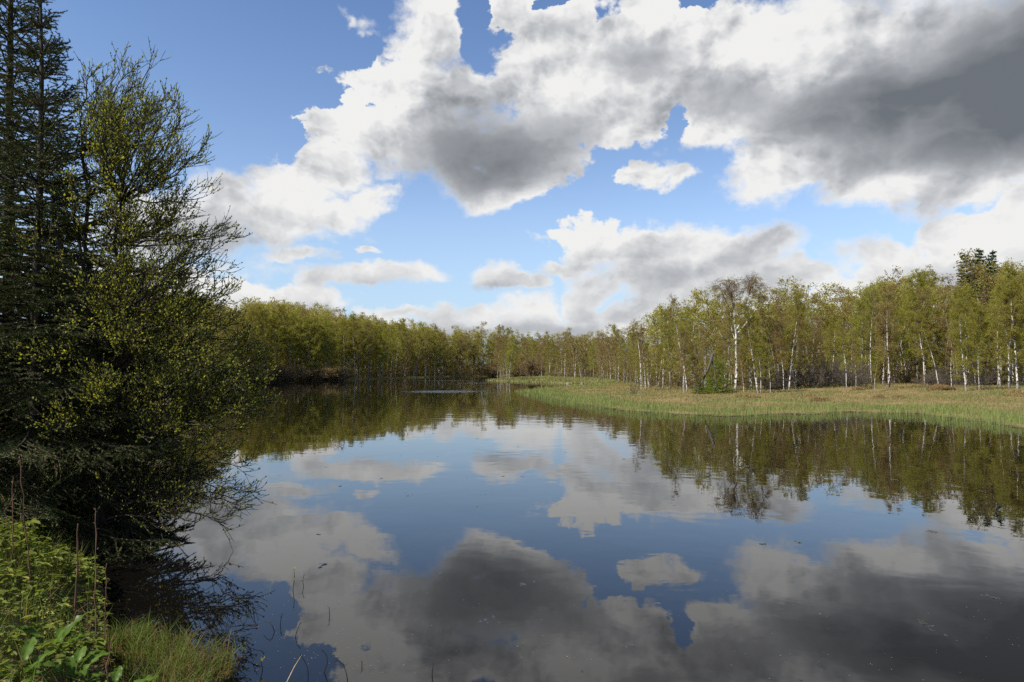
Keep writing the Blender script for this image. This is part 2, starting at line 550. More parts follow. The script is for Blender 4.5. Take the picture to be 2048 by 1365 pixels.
def thing(name, parts, loc, rz=0.0, sc=1.0, label=None, cat=None, group=None):
    """parts: [(part name, mesh)]"""
    if label and len(label.split()) > 16: print('LONG', len(label.split()), label)
    r = empty(name, loc, rz, sc, label, cat, group)
    for pn, me in parts:
        c = bpy.data.objects.new(pn, me)
        COL.objects.link(c); c.parent = r
    return r


# ------------------------------------------------------------------ terrain and lake
LAKE = np.array([(-2.55, 4.4), (-2.95, 5.0), (-3.6, 6.1), (-4.6, 7.3), (-5.2, 8.6), (-6, 11), (-8, 16), (-13, 28), (-22, 52), (-38, 92), (-54, 126),
                 (-50, 131), (-44, 141), (-37, 152), (-33, 172), (-29, 195), (-25, 225), (-22, 248), (-14, 262), (-5, 262), (0, 240), (2, 215), (2, 185),
                 (-2, 160), (-5.5, 146), (-3, 138), (3, 124), (7, 114), (14, 106), (13, 101), (10.5, 93), (7.5, 87), (4, 78), (1.4, 67), (2.6, 52), (4, 43),
                 (5, 36.5), (6.4, 32.5), (9.3, 30), (13.4, 31.7), (16.5, 33.3), (18.5, 32.3), (18.7, 29), (18, 24), (20, 18), (26, 14), (45, 12), (60, 8), (60, -4),
                 (30, -3), (10, 1), (3, 1.5), (-0.5, 2.2), (-1.8, 3.2)], float)


def shore(x, y):
    """signed distance to the shore, positive on land"""
    x = np.asarray(x, float); y = np.asarray(y, float)
    A = LAKE; B = np.roll(LAKE, -1, 0)
    best = np.full(x.shape, 1e9); inside = np.zeros(x.shape, bool)
    for a, b in zip(A, B):
        e = b - a
        t = np.clip(((x - a[0]) * e[0] + (y - a[1]) * e[1]) / (e @ e), 0, 1)
        best = np.minimum(best, (x - a[0] - t * e[0]) ** 2 + (y - a[1] - t * e[1]) ** 2)
        c = (a[1] > y) != (b[1] > y)
        with np.errstate(divide='ignore', invalid='ignore'):
            xi = (b[0] - a[0]) * (y - a[1]) / (b[1] - a[1] if b[1] != a[1] else 1e-9) + a[0]
        inside ^= c & (x < xi)
    s = np.sqrt(best)
    s = np.where(inside, -s, s)
    r = np.hypot(x, y)
    amp = np.clip(r / 45, 0.12, 1.5)
    return s + amp * (0.5 * np.sin(x * 1.9 / amp ** .5 + np.sin(y * 1.3)) * np.sin(y * 0.9 + 1.7) + 0.25 * np.sin(x * 4.3 + y * 3.1))


def sstep(x, a, b):
    t = np.clip((x - a) / (b - a), 0, 1)
    return t * t * (3 - 2 * t)


def height(x, y):
    x = np.asarray(x, float); y = np.asarray(y, float)
    s = shore(x, y)
    near = 1 - sstep(np.hypot(x, y), 12, 22)
    pen = 0.02 + 0.10 * sstep(s, 0, 1.5) + 0.16 * sstep(s, 1, 9) + 0.38 * sstep(s, 14, 28)
    bank = 0.05 + 0.33 * sstep(s, 0, 0.9)
    h = pen * (1 - near) + bank * near
    und = 0.05 * np.sin(x * 0.7 + np.sin(y * .5)) * np.sin(y * 0.6 + 1) + 0.03 * np.sin(x * 2.1 + y) * np.sin(y * 1.7)
    h = h + und * sstep(s, 0.5, 4) * (1 - near)
    h = h + 2.2 * sstep(s, 28, 70) * sstep(y, 60, 90)
    h = h + 3.5 * sstep(x + y * 0.3, 60, 130) * sstep(y, 70, 130) + 1.0 * sstep(s, 10, 60) * sstep(-x, 20, 60)
    return np.where(s > 0, h, np.maximum(-1.2, s * 0.35 - 0.01))


def make_ground():
    th = np.concatenate([np.linspace(-180, -50, 40)[:-1], np.linspace(-50, 50, 520), np.linspace(50, 180, 40)[1:-1]])
    rr = np.concatenate([np.linspace(0.5, 12, 120)[:-1], np.geomspace(12, 300, 330)[:-1], np.geomspace(300, 3000, 20)])
    T_, R_ = np.meshgrid(np.radians(th), rr)
    X = R_ * np.sin(T_); Y = R_ * np.cos(T_)
    Z = height(X, Y)
    V = np.stack([X, Y, Z], -1).reshape(-1, 3)
    nr, nt = X.shape
    i = np.arange(nr - 1)[:, None]; j = np.arange(nt)[None]
    j2 = (j + 1) % nt
    F = np.stack([i * nt + j, (i + 1) * nt + j, (i + 1) * nt + j2, i * nt + j2], -1).reshape(-1, 4)
    mb = MB(); mb.add(V, F[:, ::-1], np.clip(shore(V[:, 0], V[:, 1]) / 10, 0, 1))
    c = len(V)
    mb.add([(0, 0, float(height(0, 0)))], np.zeros((0, 3), int))
    mb.f.append((np.stack([np.full(nt, c), np.arange(nt), (np.arange(nt) + 1) % nt], -1)[:, ::-1], 0))
    m, k, p = material('meadow_ground', 0.95, 0.1)
    P_ = pos(k)
    n1 = k.noise(P_, 0.35, 4, 0.6); n2 = k.noise(P_, 2.5, 4, 0.6); n3 = k.noise(P_, 14.0, 3, 0.6)
    straw = k.mix(n3, (0.17, 0.12, 0.055), (0.30, 0.22, 0.11))
    green = k.mix(n3, (0.06, 0.08, 0.02), (0.13, 0.15, 0.04))
    c_ = k.mix(k.smooth(k.math('MULTIPLY_ADD', n2, 0.6, n1), 0.70, 0.95), straw, green)
    c_ = k.mix(k.smooth(attr(k), 0.0, 0.06), (0.035, 0.028, 0.018), c_)
    k.l.new(c_, p.inputs['Base Color'])
    bp = k.new('ShaderNodeBump'); bp.inputs['Distance'].default_value = 0.05
    k.l.new(n3, bp.inputs['Height']); k.l.new(bp.outputs[0], p.inputs['Normal'])
    tag(mb.build('ground', m), kind='structure')


make_ground()


def make_water():
    mb = MB()
    V = np.array([(-75, -6, 0), (62, -6, 0), (62, 280, 0), (-75, 280, 0)], float)
    mb.add(V, [(0, 1, 2, 3)])
    m, k, p = material('lake_water', 0.0, 0.5)
    p.inputs['Base Color'].default_value = (0.004, 0.0035, 0.003, 1)
    p.inputs['IOR'].default_value = 1.46
    P_ = pos(k)
    n1 = k.noise(P_, 0.9, 2, 0.5, dist=0.4)
    n2 = k.noise(P_, 3.6, 2, 0.5, dist=0.3)
    calm = k.smooth(k.noise(P_, 0.05, 2, 0.5), 0.35, 0.6, 0.35, 1.0)
    hgt = k.math('MULTIPLY_ADD', n2, 0.16, n1)
    hgt = k.math('MULTIPLY', hgt, calm)
    # patches where a breath of wind roughens the surface
    patch = None
    for px0, px1, py, dy in ((800, 972, 783.5, 2.2), (800, 955, 762.0, 0.35), (905, 1035, 766.5, 0.4), (440, 480, 783.5, 0.7)):
        x0, y0 = at(px0, py); x1, _ = at(px1, py)
        dY = abs(at(1024, py - dy)[1] - at(1024, py + dy)[1]) / 2
        mp = k.new('ShaderNodeMapping', vector_type='TEXTURE')
        k.l.new(P_, mp.inputs[0])
        mp.inputs['Location'].default_value = ((x0 + x1) / 2, y0, 0)
        mp.inputs['Scale'].default_value = ((x1 - x0) / 2 * 1.25, dY * 1.6, 1)
        g = k.new('ShaderNodeTexGradient', gradient_type='SPHERICAL')
        k.l.new(mp.outputs[0], g.inputs[0])
        patch = g.outputs['Fac'] if patch is None else k.math('MAXIMUM', patch, g.outputs['Fac'])
    brk = k.noise(k.vmath('MULTIPLY', P_, (2.2, 1.2, 1)), 1.0, 4, 0.75)
    patch = k.smooth(k.math('ADD', patch, k.math('MULTIPLY', k.math('SUBTRACT', brk, 0.55), 2.2)), 0.25, 0.6)
    rip = k.noise(P_, 9.0, 2, 0.6)
    hgt = k.math('ADD', hgt, k.math('MULTIPLY', k.math('MULTIPLY', patch, rip), 8.0))
    bp = k.new('ShaderNodeBump')
    bp.inputs['Strength'].default_value = 1.0
    bp.inputs['Distance'].default_value = 0.005
    k.l.new(hgt, bp.inputs['Height']); k.l.new(bp.outputs[0], p.inputs['Normal'])
    tag(mb.build('lake_water', m), kind='structure')


make_water()


# ------------------------------------------------------------------ birches
def twiggery(crown, limbs, r, n_sec=5, sec_len=0.9, n_twig=6, twig_len=0.45, n_leaf=4, leaf=0.10, droop=-0.5, start=0.25, twig_r=0.007, tint=(0.1, 0.9), bark_mat=1):
    """side branches, hanging twigs and leaves along a list of limbs"""
    TA, TB, LP, LD = [], [], [], []
    for pts in limbs:
        Lm = np.linalg.norm(pts[-1] - pts[0])
        k = max(2, int(n_sec * (0.5 + Lm / 2.5)))
        ts = r.uniform(start, 1.0, k); ts[0] = 1.0
        P0, Dm = along(pts, ts)
        for p0, d0, t in zip(P0, Dm, ts):
            side = unit(r.normal(size=3)); side -= d0 * (side @ d0); side = unit(side)
            d = unit(d0 * 0.75 + side * r.uniform(0.4, 1.0) + np.array([0, 0, 0.15]))
            L = sec_len * r.uniform(0.5, 1.1) * (0.6 + 0.4 * (1 - t)) * min(1.0, 0.4 + Lm / 2)
            sp = curve(p0, d, L, 3, 0.15, droop * 0.5, r)
            TA.extend(sp[:-1]); TB.extend(sp[1:])
            q, dd = along(sp, r.uniform(0.15, 1.0, n_twig))
            sd2 = unit(r.normal(size=(n_twig, 3)))
            td = unit(dd * 0.7 + sd2 * 0.8 + np.array([0, 0, droop]))
            e = q + td * (twig_len * r.uniform(0.4, 1.1, n_twig))[:, None]
            TA.extend(q); TB.extend(e)
            f = r.uniform(0.15, 1.0, (n_twig, n_leaf, 1))
            lp = (q[:, None] * (1 - f) + e[:, None] * f).reshape(-1, 3)
            LP.append(lp + r.normal(size=lp.shape) * leaf * 0.8)
            LD.append(np.repeat(td, n_leaf, 0) + r.normal(size=lp.shape) * 0.9)
    sticks(crown, TA, TB, twig_r, twig_r * 0.5, 1.0, bark_mat)
    LP = np.concatenate(LP); LD = np.concatenate(LD)
    clump = 0.5 + 0.5 * np.sin(LP[:, 0] * 2.3 + LP[:, 2] * 1.7) * np.sin(LP[:, 1] * 2.1 - LP[:, 2])
    tn = np.clip(tint[0] + (tint[1] - tint[0]) * (0.5 * clump + 0.5 * r.uniform(0, 1, len(LP))), 0, 1)
    lf = leaf * r.uniform(0.6, 1.3, len(LP))
    leaves(crown, LP, LD, lf, lf * 0.75, tn, 0)


def birch(seed, H, r0, cs, cw, n_limb, leafy, stems=1, brown=False, lean=0.0, low=False):
    r = np.random.default_rng(seed)
    tk, cr = MB(), MB()
    limbs = []
    for s in range(stems):
        a = r.uniform(0, 6.28)
        spread = 0.0 if stems == 1 else r.uniform(0.03, 0.09)
        h = H * (1.0 if s == 0 else r.uniform(0.75, 0.97))
        d = np.array([math.cos(a) * spread + lean * r.normal(), math.sin(a) * spread + lean * r.normal(), 1.0])
        p0 = np.array([math.cos(a), math.sin(a), 0]) * (0.12 * (stems > 1)) + np.array([0, 0, -0.25])
        pts = curve(p0, d, h * 1.02, 14, 0.035, 0.25 * spread * 5, r)
        t = np.linspace(0, 1, 15)
        rad = r0 * (1 - t) ** 0.8 * (1 + 0.5 * np.exp(-t * 30)) + 0.008
        tube(tk, pts, rad, 5 if low else 7, sstep(t, 0.62, 0.85))
        k = n_limb // stems if stems > 1 else n_limb
        for i in range(k):
            tt = cs + (0.98 - cs) * ((i + r.uniform(0, 1)) / k) ** 0.85
            q, dd = along(pts, np.array([tt])); q = q[0]
            prof = math.sin(math.pi * min(1, ((tt - cs) / (1 - cs)) * 0.86 + 0.14)) ** 0.7
            L = cw * H * (0.25 + prof * 0.75) * r.uniform(0.6, 1.1)
            aa = r.uniform(0, 6.28) if low else i * 2.4 + r.uniform(-.5, .5)
            elv = r.uniform(0.5, 1.1) + (tt > 0.8) * 0.2
            ld = np.array([math.cos(aa) * math.cos(elv), math.sin(aa) * math.cos(elv), math.sin(elv)])
            lp = curve(q, ld, L, 4, 0.10, -0.35, r)
            rr_ = max(0.012, r0 * 0.32 * (1 - tt) + 0.012)
            if r.uniform() < 0.9: tube(tk, lp, np.linspace(rr_, 0.006, 5), 3 if low else 4, 0.45 + 0.55 * np.linspace(0, 1, 5) if tt < .5 else 1.0)
            limbs.append(lp)
        # a few dead stubs on the lower stem
        for i in range(0 if low else 4):
            q, _ = along(pts, np.array([r.uniform(0.07, max(cs, 0.12))])); aa = r.uniform(0, 6.28)
            lp = curve(q[0], (math.cos(aa), math.sin(aa), 0.3), r.uniform(0.3, 0.9), 3, 0.2, 0, r)
            tube(tk, lp, np.linspace(0.012, 0.004, 4), 3, 0.8)
    tn = (0.1, 0.95) if brown else (0.15, 0.95)
    if low:
        twiggery(cr, limbs, r, 3, 1.0, 3, 0.5, int(leafy), 0.185, -0.2, tint=tn, twig_r=0.012)
    else:
        twiggery(cr, limbs, r, 5, 0.85, 6, 0.42, int(leafy * 1.45), 0.076, -0.25, tint=tn)
    return tk, cr


HP = 11.0
PROTO = {}
spec = [  # name, seed, r0, crown start, crown width, limbs, leaves per twig, stems, brown
    ('full_a', 1, 0.080, 0.16, 0.150, 46, 9, 1, False), ('full_b', 2, 0.070, 0.22, 0.14, 42, 9, 1, False), ('full_c', 3, 0.075, 0.08, 0.17, 50, 9, 1, False),
    ('slim_a', 4, 0.052, 0.24, 0.10, 34, 8, 1, False), ('slim_b', 5, 0.048, 0.30, 0.095, 32, 7, 1, True), ('bare', 6, 0.060, 0.34, 0.10, 28, 2, 1, True),
    ('multi_a', 7, 0.066, 0.22, 0.135, 54, 8, 3, False), ('multi_b', 8, 0.056, 0.28, 0.12, 44, 8, 2, True), ('brown', 9, 0.066, 0.18, 0.15, 42, 6, 1, True),
]
for nm, sd_, r0, cs, cw, nl, lf, st, br in spec:
    tk, cr = birch(sd_, HP, r0, cs, cw, nl, lf, st, br, 0.02)
    PROTO[nm] = (tk.mesh('trunk_' + nm, [M['birch_bark']]), tk.mesh('trunk_dim_' + nm, [M['dim_bark']]), cr.mesh('crown_' + nm, [M['birch_leaf_brown' if br else 'birch_leaf'], M['twig']], False))

placed = []


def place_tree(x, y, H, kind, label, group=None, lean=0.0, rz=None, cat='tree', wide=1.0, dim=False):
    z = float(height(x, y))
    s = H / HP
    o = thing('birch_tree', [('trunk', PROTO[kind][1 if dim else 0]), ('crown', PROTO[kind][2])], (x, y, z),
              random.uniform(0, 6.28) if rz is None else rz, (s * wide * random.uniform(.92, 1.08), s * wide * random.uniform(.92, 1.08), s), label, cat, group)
    o.rotation_euler = (random.gauss(0, 0.012), lean + random.gauss(0, 0.012), o.rotation_euler.z)
    if lean: o.rotation_mode = 'ZYX'
    placed.append((x, y))
    return o


def by_pixel(px, base_py, top_py, z=0.5):
    ys = np.geomspace(24, 275, 900); xs = np.array([at_y(px, v) for v in ys])
    hs = height(xs, ys)
    pj = 742 + (CAM_Z - hs) * 1365 / ys
    ok = (pj <= base_py + 0.4) & (shore(xs, ys) > 0.8)
    i = int(np.argmax(ok)) if ok.any() else 899
    x, y = float(xs[i]), float(ys[i])
    return x, y, top_z(top_py, y) - float(height(x, y))


NAMED = [  # px, base, top, kind, lean (to the right +), label
    (1374, 786, 590, 'bare', -0.06, 'tall nearly bare birch with slightly leaning white stem, second trunk before the dead leaning log'),
    (1325, 778, 618, 'full_b', 0.0, 'bright green birch with straight white stem at the left end of the meadow trees'),
    (1282, 782, 638, 'bare', -0.03, 'thin bare brown birch on the outer tip of the wood, beside the dead bush'),
    (1291, 781, 655, 'slim_b', 0.0, 'very thin birch stem just behind the bare brown one at the wood tip'),
    (1367, 790, 690, 'slim_b', 0.02, 'short thin white stem right in front of the tall bare birch'),
    (1515, 786, 598, 'full_b', 0.0, 'straight tall white birch standing close behind the forked brown birch'),
    (1521, 787, 668, 'slim_a', 0.03, 'slender birch side by side with the straight tall one near the forked birch'),
    (1487, 787, 690, 'slim_b', -0.03, 'small thin birch stem at the foot of the forked brown birch'),
    (1540, 787, 688, 'slim_a', 0.02, 'small lone birch with thin pale stem in front of the dark brushwood'),
    (1577, 780, 588, 'full_a', 0.04, 'white birch with kinked foot and full green crown left of the grey brushwood'),
    (1567, 781, 640, 'slim_b', 0.0, 'dim thin birch just left of the kinked white stem'),
    (1692, 779, 640, 'slim_a', 0.0, 'pale straight birch stem in the middle of the grey brushwood'),
    (1711, 779, 690, 'slim_b', 0.03, 'small bent birch with hooked foot beside the grey brushwood'),
    (1733, 768, 570, 'full_b', -0.04, 'tall birch with thin airy top behind the grey brushwood'),
    (1748, 783, 700, 'slim_a', 0.01, 'short thin birch standing forward on the tan meadow before the pair of white stems'),
    (1776, 776, 572, 'multi_b', 0.03, 'brightest twin stemmed white birch right of the grey brushwood'),
    (1815, 765, 543, 'multi_a', 0.0, 'biggest many stemmed birch with high round crown in the wood on the meadow'),
    (1834, 766, 547, 'full_b', 0.02, 'straight white birch just right of the many stemmed one'),
    (1877, 776, 618, 'slim_a', -0.12, 'birch leaning outward with its foot dark, in front of the three thin uprights'),
    (1902, 778, 640, 'slim_b', -0.03, 'dim thin birch between the leaning birch and the tall pale column'),
    (1931, 782, 580, 'full_a', -0.01, 'pale column of a birch forking halfway up, below the skyline spruce'),
    (1957, 782, 660, 'slim_a', 0.0, 'thin straight birch standing under the skyline spruce'),
    (1950, 780, 690, 'slim_b', 0.0, 'shortest thin stem of the pair under the skyline spruce'),
    (1999, 774, 560, 'slim_a', -0.09, 'slanting white birch whose top leans towards the skyline spruce'),
    (2014, 777, 545, 'multi_a', 0.0, 'clump of white birch stems nearly at the end of the meadow wood'),
    (2034, 778, 535, 'full_a', 0.05, 'last tall birch at the end of the meadow wood, stem tilted outward'),
    (1151, 756, 662, 'multi_b', 0.0, 'pair of white birch stems with rusty crown behind the narrow bay'),
    (1129, 756, 668, 'brown', 0.0, 'rusty brown birch left of the pair of white stems behind the bay'),
    (1098, 757, 672, 'full_c', 0.0, 'low branched birch with white foot on the spit by the olive bush'),
    (1084, 757, 690, 'brown', 0.0, 'small brown birch closest to the olive bush on the spit'),
    (1234, 758, 652, 'full_b', 0.0, 'green birch with white stem halfway between the bay and the wood tip'),
    (1205, 757, 668, 'brown', 0.0, 'brown topped birch at the head of the narrow bay'),
    (1004, 755, 652, 'full_a', 0.0, 'rounded green birch with white stem at the far end of the lake'),
    (1013, 755, 655, 'full_b', 0.0, 'second white stem of the two at the far end of the lake'),
    (962, 755, 668, 'slim_a', 0.0, 'thin lone stem standing at the waterline of the far end of the lake'),
    (918, 756, 664, 'multi_b', 0.0, 'birch with crooked pale twin stem at the far shore, before the lake bends'),
    (879, 756, 650, 'full_a', 0.0, 'spreading birch with white foot over the far shore grass'),
    (790, 758, 640, 'full_b', 0.02, 'birch with curved foot leaning over the far bank'),
    (711, 761, 632, 'full_a', 0.0, 'tall birch with pale stem right of the low brown shrubs on the far bank'),
    (688, 760, 640, 'slim_a', 0.0, 'slender pale birch rising behind the end of the low brown shrubs'),
]
for px, b, t, kd, ln, lb in NAMED:
    x, y, H = by_pixel(px, b, t)
    if shore(np.array([x]), np.array([y]))[0] < 0.8:
        while shore(np.array([x]), np.array([y]))[0] < 0.8: y += 1.0; x = at_y(px, y)
        H = top_z(t, y) - float(height(x, y))
    o = place_tree(x, y, H, kd, lb, None, ln)

PX = np.array([250, 330, 450, 500, 560, 620, 700, 800, 850, 900, 950, 1000, 1050, 1100, 1200, 1250, 1280, 1320, 1380, 1440, 1520, 1580, 1640, 1700, 1760, 1820, 1880, 1940, 2000, 2048, 2250])
TOP = np.interp(PX, [0, 1200, 1400, 3000], [9, 9, 0, 0]) + np.array([600, 592, 614, 603, 605, 613, 630, 645, 650, 658, 655, 666, 660, 668, 664, 655, 640, 622, 604, 602, 604, 596, 612, 584, 574, 552, 568, 560, 548, 532, 520])
FP = np.array([900, 1020, 1100, 1180, 1230, 1270, 1300, 1350, 1480, 1600, 1700, 1800, 1900, 2048, 2300])
FY = np.array([268, 262, 186, 150, 112, 86, 66, 60, 55, 58, 62, 66, 60, 56, 50])


def fill_trees():
    cand = []
    N = 160000
    x = rng.uniform(-110, 150, N); y = rng.uniform(38, 330, N)
    px = 1024 + 1365 * x / y
    s = shore(x, y)
    front = np.where(px > 1020, y - np.interp(px, FP, FY), s - 1.2)
    depth = np.where(px > 1020, front, s)
    ok = (px > 230) & (px < 2180) & (s > 1.5) & (front > 0) & (depth < 58)
    x, y, px, depth = x[ok], y[ok], px[ok], depth[ok]
    order = np.argsort(depth + rng.uniform(0, 3, len(x)))
    got = np.array(placed)
    res = []
    for i in order:
        md = 1.35 + y[i] / 130 + depth[i] / 28
        if len(got) and np.min((got[:, 0] - x[i]) ** 2 + (got[:, 1] - y[i]) ** 2) < md * md: continue
        got = np.vstack([got, (x[i], y[i])])
        res.append((x[i], y[i], px[i], depth[i]))
    return res


fills = fill_trees()
ZONES = [
    (0, 470, 'olive birch seen through the overhanging willow, far along the lake', 'birches behind the overhanging willow'),
    (470, 700, 'dense olive birch in the shaded wall of trees above the low brown shrubs', 'trees above the low brown shrubs'),
    (700, 860, 'slim birch in the crowded far bank row between the shrubs and the spreading birch', 'crowded row on the far bank'),
    (860, 1050, 'distant birch with yellow green crown at the far end of the lake', 'trees at the far end of the lake'),
    (1050, 1250, 'rusty or olive birch in the row behind the narrow bay', 'row of trees behind the narrow bay'),
    (1250, 1440, 'thin stemmed birch in the thicket around the dead leaning log', 'thicket around the leaning log'),
    (1440, 1600, 'slender birch in the wood around the tall forked birch', 'wood around the forked birch'),
    (1600, 1780, 'green crowned birch rising behind the grey brushwood', 'birches behind the grey brushwood'),
    (1780, 1900, 'birch in the dense stand around the many stemmed white birch', 'stand around the many stemmed birch'),
    (1900, 2300, 'white stemmed birch in the dense wood below the skyline spruce', 'wood below the skyline spruce'),
]
NIND = 235
inds = fills[:0]
near_first = sorted(fills, key=lambda q: (q[3] + (0 if q[2] > 1020 else 2)) * (0.4 + q[1] / 150))
inds = [q for q in near_first if q[2] > 420][:NIND]
ids = {id(q) for q in inds}
rest = [q for q in fills if id(q) not in ids]
print('fills', len(fills), 'individual', len(inds), 'mass', len(rest))
kinds_green = ['full_a', 'full_b', 'full_c', 'slim_a', 'multi_a']
kinds_all = kinds_green + ['slim_b', 'bare', 'brown', 'multi_b']
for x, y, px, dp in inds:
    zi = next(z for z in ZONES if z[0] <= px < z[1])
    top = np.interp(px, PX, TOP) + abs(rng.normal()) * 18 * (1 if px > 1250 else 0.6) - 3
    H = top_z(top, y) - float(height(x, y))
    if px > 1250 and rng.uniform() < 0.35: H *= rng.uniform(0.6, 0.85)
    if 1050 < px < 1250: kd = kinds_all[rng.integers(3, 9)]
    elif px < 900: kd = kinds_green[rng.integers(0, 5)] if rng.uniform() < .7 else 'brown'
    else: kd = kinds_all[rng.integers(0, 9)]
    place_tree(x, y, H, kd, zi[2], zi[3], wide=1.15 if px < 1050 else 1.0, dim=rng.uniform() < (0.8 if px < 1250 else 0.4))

# the rest of the wood, one mass behind the rows one can tell apart
low = []
for sd_, br in ((31, False), (32, False), (33, True), (34, False)):
    tk, cr = birch(sd_, HP, 0.08, 0.04, 0.17, 30, 6, 1, br, 0.02, True)
    low.append((tk.data(), cr.data()))
wood = MB()
for x, y, px, dp in rest:
    top = np.interp(px, PX, TOP) + rng.normal() * (15 if px > 1250 else 9) + 5
    z = float(height(x, y))
    H = top_z(top, y) - z
    s = H / HP
    a = rng.uniform(0, 6.28)
    Rm = np.array([[math.cos(a), -math.sin(a), 0], [math.sin(a), math.cos(a), 0], [0, 0, 1]]) * np.array([[s * 1.1], [s * 1.1], [s]])
    tk, cr = low[rng.integers(0, 4)]
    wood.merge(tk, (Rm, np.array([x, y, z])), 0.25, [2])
    wood.merge(cr, (Rm, np.array([x, y, z])), rng.uniform(-0.45, 0.40), [0, 1])
tag(wood.build('woodland', [M['wood_leaf'], M['twig'], M['dim_bark']], None, False), 'mass of olive green birch wood filling in behind the front rows of trees', 'woodland', kind='stuff')
del wood

def undergrowth():
    """twigs, saplings and low leaves on the floor of the wood"""
    N = 26000
    x = rng.uniform(-75, 110, N); y = rng.uniform(45, 300, N)
    px = 1024 + 1365 * x / y
    s = shore(x, y)
    front = np.where(px > 1020, y - np.interp(px, FP, FY), s - 2)
    depth = np.where(px > 1020, front, s)
    ok = (px > 300) & (px < 2150) & (s > 1.5) & (front > np.where(px > 1250, 2.5, 0.5)) & (depth < 40) & (rng.uniform(size=N) < np.clip(1.2 - depth / 45, .25, 1))
    x, y, depth = x[ok], y[ok], depth[ok]
    n = len(x); z = height(x, y)
    mb = MB()
    K = 4
    P0 = np.repeat(np.stack([x, y, z], 1), K, 0)
    h = np.repeat(rng.uniform(.6, 2.8, n) * (1 + y / 200), K) * rng.uniform(.5, 1.1, n * K)
    d = unit(rng.normal(size=(n * K, 3)) * (.45, .45, 0) + (0, 0, 1))
    P1 = P0 + d * h[:, None]
    sticks(mb, P0, P1, 0.014, .006, 1.0, 1)
    J = 3
    t = rng.uniform(.25, 1, (n * K, J, 1))
    q = (P0[:, None] * (1 - t) + P1[:, None] * t).reshape(-1, 3)
    e = q + unit(rng.normal(size=q.shape) + (0, 0, .7)) * rng.uniform(.25, .9, (len(q), 1))
    sticks(mb, q, e, 0.008, .004, 1.0, 1)
    t = rng.uniform(.2, 1, (len(q), 2, 1))
    lp = (q[:, None] * (1 - t) + e[:, None] * t).reshape(-1, 3)
    lf = rng.uniform(.07, .17, len(lp)) * (1 + lp[:, 1] / 200)
    leaves(mb, lp, rng.normal(size=lp.shape), lf, lf * .7, np.clip(rng.normal(.25, .2, len(lp)), 0, 1), 0)
    print('undergrowth', n)
    tag(mb.build('undergrowth', [M['wood_leaf'], M['twig']], None, False), 'brown twiggy undergrowth and saplings on the floor of the birch wood', 'undergrowth', kind='stuff')


undergrowth()


# ------------------------------------------------------------------ the tall forked birch
def px3(px, py, Y, dy=0.0):
    return np.array([at_y(px, Y) * (Y + dy) / Y, Y + dy, top_z(py, Y + dy)])


